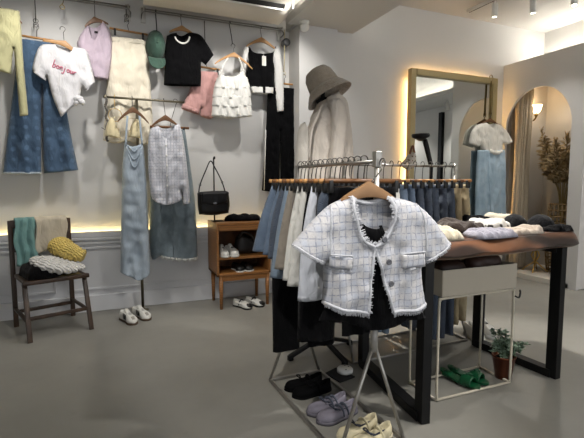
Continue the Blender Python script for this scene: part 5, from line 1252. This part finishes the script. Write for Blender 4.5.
# ---------------------------------------------------------------- mat with a white round device
MQ = [(1.341, 2.603), (1.455, 2.652), (1.507, 2.475), (1.372, 2.443)]
b = B(); b.prism(MQ[::-1], (0, 0, .004), (1, 0, 0), (0, 1, 0), .008)
solo('floor_mat', b, mat('black_rubber', '#101012', rough=.8), 'black square mat on the floor between the rack and the table leg', 'mat', (1.40, 2.55, 0), smooth=False)
MC = [(1.474, 2.556)][0]
t = thing('round_device', (MC[0], MC[1], .008), 'white round disc-shaped device lying on the black mat', 'device')
part('body', B().lathe([(.046, 0), (.056, .006), (.056, .026), (.050, .034), (.001, .037)], (MC[0], MC[1], .008), 28), WHITEP, t)
for a in (.2, 1.1, 4.4): part('dot', B().lathe([(.006, 0), (.006, .003), (.001, .0035)], (MC[0] + .033 * math.cos(a), MC[1] + .033 * math.sin(a), .041), 10), CLIPB, t)

# ================================================================ live-edge table
SLAB = mat('walnut_slab', '#2f1b11', kind='wood', rough=.36, var=.3, scale=5., ws=2.2, wd='Y', bump=.10, col2='#754b30', mscale=(.6, 2.6, 2.))
t = thing('slab_table', (2.25, 2.27, 0), 'tall table with a live-edge walnut slab on black steel frame legs', 'table')
ZT0, ZT1 = .912, 1.014
def slab():
    nx = 60; b = B(); rings = []
    xs = [1.42 + (2.925 - 1.42) * i / nx for i in range(nx + 1)]
    def fr(x): return 1.80 + .075 * (x - 1.5) / 1.5 + .015 * math.sin(x * 5.1) + .008 * math.sin(x * 13.)
    def bk(x): return 2.74 + .015 * math.sin(x * 4.3 + 1)
    for i, x in enumerate(xs):
        f, k = fr(x), bk(x); u = i / nx
        cutin = .05 * max(0, (u - .94) / .06) ** 2
        wv = .006 * math.sin(x * 17)
        ring = [(x, f + .045 + cutin + wv, ZT0), (x, f + .01 + cutin, ZT0 + .015), (x, f + cutin, ZT0 + .030 + wv), (x, f + .022 + cutin, ZT0 + .075), (x, f + .045 + cutin, ZT1)]
        ring += [(x, f + (k - f) * q, ZT1) for q in (.3, .5, .7, .9)]
        ring += [(x, k - .02 - cutin, ZT1), (x, k - cutin, ZT0 + .03), (x, k - .04 - cutin, ZT0)] + [(x, f + (k - f) * q, ZT0) for q in (.7, .3)]
        rings.append(ring)
    # tapered right end
    last = rings[-1]; cy = 2.28
    rings.append([(p[0] + (.030 if .93 < p[2] < .98 else .004), cy + (p[1] - cy) * .96, p[2] * .92 + .08 * .95) for p in last])
    b.grid(rings, closed=True, caps=True)
    return b
part('slab', slab(), SLAB, t, smooth='auto')
for p, q, nm in (((1.575, 1.86), (1.665, 2.62), 'leg_frame'), ((2.775, 1.955), (2.735, 2.58), 'leg_frame')):
    d = (Vector((q[0], q[1], 0)) - Vector((p[0], p[1], 0))).normalized(); up = (-d.y, d.x, 0)
    b = B()
    for x, y in (p, q): b.bar((x, y, 0), (x, y, ZT0), .075 if nm else 0, .055, up=up, bev=.003)
    b.bar((p[0], p[1], .028), (q[0], q[1], .028), .075, .055, up=(0, 0, 1), bev=.003)
    b.bar((p[0], p[1], ZT0 - .02), (q[0], q[1], ZT0 - .02), .075, .038, up=(0, 0, 1), bev=.003)
    part(nm, b, BLACKM, t, smooth=False)
# ---------------------------------------------------------------- folded garments on the slab
ZG = ZT1 + .002
def onslab(pts): return pts
heap([(1.62, 1.90), (1.70, 1.87), (1.85, 1.875), (1.91, 1.96), (1.98, 2.12), (1.98, 2.25), (1.84, 2.26), (1.70, 2.05)], ZG, 0.041, cl('cream_jersey', '#beb49e', var=.05), 'folded_cream_top', 'folded cream top at the left end of the slab table', 'top', seed=1, r=.03, lump=.016, fold=.018, ff=12)
heap([(2.07, 2.13), (2.24, 2.11), (2.30, 2.15), (2.34, 2.34), (2.38, 2.52), (2.22, 2.52), (2.09, 2.36), (2.03, 2.22)], ZG, 0.051, cl('dark_brown_knit', '#3b322d', kind='knit', ws=22., bump=.4, var=.1), 'folded_brown_knit', 'folded dark brown knit behind the cream top on the slab table', 'knitwear', seed=2, r=.03, lump=.016, fold=.018, ff=10)
heap([(1.94, 1.87), (2.03, 1.835), (2.16, 1.84), (2.27, 1.86), (2.30, 1.96), (2.22, 2.06), (2.06, 2.08), (1.97, 1.99)], ZG, 0.031, cl('lavender_jersey', '#8e8c96', var=.05), 'folded_lavender_top', 'folded lavender grey top at the front edge of the slab table', 'top', seed=3, r=.03, lump=.016, fold=.017, ff=12)
heap([(2.34, 2.13), (2.46, 2.11), (2.55, 2.16), (2.57, 2.40), (2.48, 2.46), (2.42, 2.42), (2.37, 2.26)], ZG, 0.053, mat('white_spotted', '#d6d2cb', kind='quilt', col2='#2a2624', ws=4.5, rough=.9, scale=9., var=.05), 'folded_spotted_top', 'folded white top with dark spots in the middle of the slab table', 'top', seed=4, r=.03, lump=.016, fold=.018, ff=11)
heap([(2.31, 1.92), (2.44, 1.90), (2.57, 1.92), (2.61, 2.00), (2.54, 2.085), (2.42, 2.09), (2.31, 2.05)], ZG, 0.037, cl('blush_beige', '#b8aa9b', var=.04), 'folded_blush_top', 'folded blush beige top beside the black cups on the slab table', 'top', seed=5, r=.03, lump=.016, fold=.016, ff=10)
heap([(2.60, 2.50), (2.74, 2.48), (2.78, 2.68), (2.60, 2.68)], ZG, 0.061, BT2, 'black_knitwear', 'black garment behind the spotted top on the slab table', 'top', seed=6, r=.03, lump=.016, fold=.018, ff=10)
heap([(2.80, 2.36), (2.91, 2.34), (2.92, 2.62), (2.82, 2.66)], ZG, 0.065, cl('ivory_knit', '#cfc6b2', kind='knit', ws=20., bump=.5), 'folded_ivory_knit', 'ivory knit at the back of the slab table behind the black cups', 'knitwear', seed=7, r=.03, lump=.016, fold=.018, ff=10)
t = thing('padded_bra', (2.76, 2.19, ZG), 'black padded bra with two rounded cups on the slab table', 'bra')
PC = [(2.68, 2.235), (2.83, 2.145)]
for (x, y), r in zip(PC, (.085, .088)):
    b = B().lathe([(r * 1.1, 0), (r * 1.06, .02), (r * .90, .055), (r * .62, .082), (r * .3, .096), (.001, .10)], (x, y, ZG), 28)
    part('cup', b, cl('bra_black', '#121215', var=.1, sheen=.1), t)
heap([(2.66, 1.97), (2.76, 1.92), (2.86, 1.92), (2.90, 1.98), (2.88, 2.04), (2.70, 2.05)], ZG, 0.027, BK, 'black_scarf', 'black garment at the right end of the slab table', 'top', seed=9, r=.03, lump=.016, fold=.018, ff=12)

# ================================================================ planter stand under the table
IV = mat('ivory_steel', '#c3bba9', rough=.45, var=.02)
t = thing('planter_stand', (2.10, 2.12, 0), 'cream metal box planter on a thin wire-frame stand under the table', 'planter')
bx0, bx1, by0, by1, bz0, bz1 = 1.82, 2.435, 2.0, 2.24, .655, .815
b = B()
T = .006
b.box(((bx0 + bx1) / 2, by0, (bz0 + bz1) / 2), (bx1 - bx0, T, bz1 - bz0)).box(((bx0 + bx1) / 2, by1, (bz0 + bz1) / 2), (bx1 - bx0, T, bz1 - bz0))
b.box((bx0, (by0 + by1) / 2, (bz0 + bz1) / 2), (T, by1 - by0, bz1 - bz0)).box((bx1, (by0 + by1) / 2, (bz0 + bz1) / 2), (T, by1 - by0, bz1 - bz0)).box(((bx0 + bx1) / 2, (by0 + by1) / 2, bz0), (bx1 - bx0, by1 - by0, T))
part('box', b, mat('box_beige', '#b8af9e', rough=.5, var=.02), t, smooth=False)
lx0, lx1, ly0, ly1 = 1.80, 2.42, 2.0, 2.26
for y in (ly0, ly1):
    part('wire_frame', B().tube(catmull([(lx0 + .012, y, .02), (lx0, y, .06), (lx0, y, .60), (lx0 + .01, y, .63), (lx0 + .05, y, .643), (lx1 - .05, y, .643), (lx1 - .01, y, .63), (lx1, y, .60), (lx1, y, .06), (lx1 - .012, y, .02)], 4), .008, 8), IV, t)
    part('floor_rail', B().tube([(lx0, y, .009), (lx1, y, .009)], .008, 8), IV, t)
for x in (lx0, lx1): part('floor_rail', B().tube([(x, ly0, .009), (x, ly1, .009)], .008, 8), IV, t)
part('hook', B().tube([(lx1, 1.99, .60), (lx1 + .025, 1.98, .59), (lx1 + .035, 1.98, .62), (lx1 + .03, 1.98, .64)], .006, 6, sm=3), CLIPB, t, label='small black hook')
LEA = mat('brown_leather', '#6b3f22', rough=.5)
for k, (x0, x1, lb, m, h_) in enumerate([(1.845, 2.10, 'dark brown leather bag at the left inside the cream planter box', mat('dark_brown_leather', '#2c1a12', rough=.55, var=.2), .18), (2.11, 2.41, 'dark brown leather bag at the right inside the cream planter box', mat('umber_leather', '#38231a', rough=.55, var=.2), .20)]):
    c = Cloth([('S', [(x0, .665), (x0 + .005, .75), (x0 + .03, .665 + h_), (x1 - .05, .665 + h_ + .01), (x1, .76), (x1, .665)]), ('s', [(x1, .665), (x0, .665)])], D=.07, fold=.006, ff=9, seed=k + 2, O=(0, 2.12, 0), r=.06, lump=.01)
    solo('leather_bag', c, m, lb, 'bag', ((x0 + x1) / 2, 2.12, .665))
# plant in a copper pot
t = thing('potted_plant', (2.46, 2.13, 0), 'small leafy green plant in a copper pot beside the planter stand', 'plant')
px_, py_ = 2.455, 2.085
COP = mat('copper_pot', '#7a4632', rough=.3, metal=.9, var=.12, scale=12.)
part('pot', B().lathe([(.052, 0), (.074, .15), (.078, .15), (.079, .16), (.072, .16), (.068, .14), (.001, .138)], (px_, py_, 0), 28), COP, t)
part('soil', B().lathe([(.067, .138), (.03, .144), (.001, .145)], (px_, py_, 0), 16), mat('soil', '#2b2119', rough=.95, var=.3, scale=60.), t)
LEAF = mat('leaf_green', '#48664a', rough=.45, var=.35, scale=14., col2='#9bb09a')
rng = random.Random(21); bs = B(); bl_ = B()
for k in range(34):
    a = rng.uniform(0, 2*PI); R = rng.uniform(.02, .14); h_ = rng.uniform(.17, .33) - R * .25
    if k % 5 == 0: a = rng.uniform(-.5, .3); R = rng.uniform(.12, .19); h_ = rng.uniform(.16, .24)
    p0 = Vector((px_ + .02 * math.cos(a), py_ + .02 * math.sin(a), .14)); p2 = Vector((px_ + R * math.cos(a), py_ + R * math.sin(a), h_)); p1 = (p0 + p2) / 2 + Vector((0, 0, .04))
    P = catmull([p0, p1, p2], 5); bs.tube(P, .0018, 4)
    for q in P[2:]:
        for s in range(3):
            th = rng.uniform(0, 2*PI); d = Vector((math.cos(th), math.sin(th), rng.uniform(-.2, .7))).normalized(); L_ = rng.uniform(.022, .036)
            n_ = d.cross(Vector((rng.uniform(-1, 1), rng.uniform(-1, 1), 1))).normalized() * L_ * .34
            up = Vector((0, 0, .004)); base = q; mid = q + d * L_ * .5; tip = q + d * L_
            v = [bl_.bm.verts.new(p) for p in (base, mid + n_ + up, tip, mid - n_ + up, mid)]
            bl_.bm.faces.new((v[0], v[4], v[1])); bl_.bm.faces.new((v[1], v[4], v[2])); bl_.bm.faces.new((v[2], v[4], v[3])); bl_.bm.faces.new((v[3], v[4], v[0]))
part('stems', bs, mat('stem_green', '#4b5a38', rough=.7), t); part('foliage', bl_, LEAF, t, smooth=False)
# green mules
GRN = mat('green_leather', '#0b4d2d', rough=.38, var=.06, spec=.5)
def mule(loc, ang, lb):
    t = thing('mule_sandal', loc, lb, 'shoe', 'green mule sandals')
    R = Matrix.Translation(loc) @ Matrix.Rotation(ang, 4, 'Z'); L = .29
    def hw(s): return .040 * (.72 + .28 * math.sin((s - .25) * PI * 1.1) if s > .1 else .66) * math.sqrt(max(.04, 1 - max(0, (s - .86) / .14) ** 2)) * math.sqrt(max(.1, 1 - max(0, (.1 - s) / .1) ** 2))
    def zz(s): return .012 + .030 * max(0, 1 - s / .55) ** 1.5
    b = B(); b.grid([[R @ Vector(((s - .5) * L, f * hw(s), zz(s) + dz)) for f, dz in ((-1, 0), (-.5, 0), (.5, 0), (1, 0), (1, -.012), (-1, -.012))] for s in [i / 20 for i in range(21)]], closed=True, caps=True)
    part('footbed', b, GRN, t, smooth='auto')
    b = B().box(R @ Vector((-.095, 0, .018)), (.055, .05, .034), rz=ang, bev=.006); part('heel', b, GRN, t, smooth='auto')
    b = B(); b.grid([[R @ Vector(((s - .5) * L, hw(s) * 1.08 * math.cos(a) - .0, zz(s) - .004 + (.050) * math.sin(a) ** .8)) for a in [PI * i / 14 for i in range(15)]] for s in [.58 + .26 * i / 8 for i in range(9)]])
    part('band', b, GRN, t, solid=.004)
    b = B().tube([R @ Vector((.045, .0, .062)), R @ Vector((.055, .02, .068)), R @ Vector((.07, .03, .055))], .007, 8, sm=4); part('knot', b, GRN, t)
mule((2.115, 2.135, .014), math.radians(-76), 'green leather mule sandal on the floor under the planter stand, left one')
mule((2.205, 2.155, .014), math.radians(-72), 'green leather mule sandal on the floor under the planter stand, right one')
SN = [(2.840, 2.732), (3.006, 2.769)][:]
# white sneakers behind the table leg
shoe('sneaker', (SN[0][0], SN[0][1], 0), math.radians(-110), .28, 'white chunky sneaker with grey panels behind the table, nearer the far rack', 'shoe', SW, MATS['white_rubber'], low=.075, heel=.085, toe=.055, open1=.45, laces=4, sole=.028, mstrap=mat('grey_lace', '#55554f', rough=.8), group='white chunky sneakers')
shoe('sneaker', (SN[1][0], SN[1][1], 0), math.radians(-105), .28, 'white chunky sneaker with grey panels behind the table leg, right one', 'shoe', SW, MATS['white_rubber'], low=.075, heel=.085, toe=.055, open1=.45, laces=4, sole=.028, mstrap=MATS['grey_lace'], group='white chunky sneakers')

# ================================================================ outfit hanging on the mirror frame
YO = 4.515
RB0 = [(4.856, 2.740), (4.856, 2.235)][:]
t = solo('gold_cord', B().tube([(RB0[0][0] + .03 * math.cos(a), 4.525, RB0[0][1] + .02 + .045 * math.sin(a)) for a in [2*PI*i/18 for i in range(18)]], .005, 6, closed=True).tube([(RB0[0][0], 4.525, RB0[0][1] - .02), (RB0[1][0], YO, RB0[1][1] + .03)], .014, 6).tube([(RB0[1][0] + .02 * math.cos(a), YO, RB0[1][1] + .03 + .02 * math.sin(a)) for a in [2*PI*i/12 for i in range(12)]], .004, 5, closed=True), BRASS, 'gold cord with a ring hanging over the right edge of the mirror', 'cord', (RB0[0][0], 4.525, RB0[1][1]))
q = [(4.857, 2.193)][0]
shirt_hanger((q[0], YO, q[1]), .28, 'brown wooden hanger of the white cropped tee on the mirror', (q[0], YO, q[1] + .09), m=WOODD, drop=.05)
A = [('S', [(4.952, 2.157), (5.067, 2.122), (5.187, 2.044), (5.292, 1.916)]), ('o', [(5.292, 1.916), (5.150, 1.862)]), ('S', [(5.150, 1.862), (5.101, 1.874), (5.104, 1.818), (5.107, 1.763)]), ('O', [(5.107, 1.763), (4.939, 1.717), (4.824, 1.769), (4.713, 1.780)]), ('S', [(4.713, 1.780), (4.692, 1.833), (4.657, 1.819)]), ('o', [(4.657, 1.819), (4.484, 1.867)]), ('S', [(4.484, 1.867), (4.521, 2.015), (4.624, 2.114), (4.776, 2.155)])]
c = Cloth([[('O', [(4.776, 2.155), (4.825, 2.097), (4.881, 2.086), (4.952, 2.157)])] + A, [('O', [(4.776, 2.155), (4.860, 2.139), (4.952, 2.157)])] + A][0], [('O', [(4.776, 2.155), (4.860, 2.139), (4.952, 2.157)])] + A, D=.035, Db=.012, fold=.008, ff=6, seed=3, O=(0, YO, 0), lump=.014)
t = solo('cropped_tee', c, cl('ivory_jersey', '#d3cfc5', var=.03), 'ivory cropped tee hanging in front of the mirror above the pale skirt', 't-shirt', (q[0], YO, 1.8), solid=.004)
kn = [(4.829, 1.767), (4.961, 1.743), (5.053, 1.773)]
part('twisted_hem', B().tube([(x, 4.475, z) for x, z in kn], [.024, .028, .02], 8, sm=3), MATS['ivory_jersey'], t)
c = Cloth([('o', [(4.642, 1.778), (4.890, 1.778), (5.146, 1.792)]), ('S', [(5.146, 1.792), (5.182, 1.511), (5.189, 1.227), (5.236, 0.766)]), ('O', [(5.236, 0.766), (4.927, 0.749), (4.645, 0.787)]), ('S', [(4.645, 0.787), (4.632, 1.231), (4.636, 1.533), (4.642, 1.778)])], D=.035, Db=.012, fold=.012, ff=6, seed=5, O=(0, 4.513, 0), lump=.01)
t = solo('pale_skirt', c, cl('pale_blue_denim', '#8fa9bb', kind='denim', col2='#abc0cd', scale=4., var=.1), 'long pale blue denim skirt hanging below the ivory cropped tee on the mirror', 'skirt', (q[0], 4.513, 1.0), solid=.004)
part('front_seam', onfront(c, [(4.817, 1.756), (4.847, 1.369), (4.887, 0.778)], .006, .002), MATS['pale_blue_denim'], t)
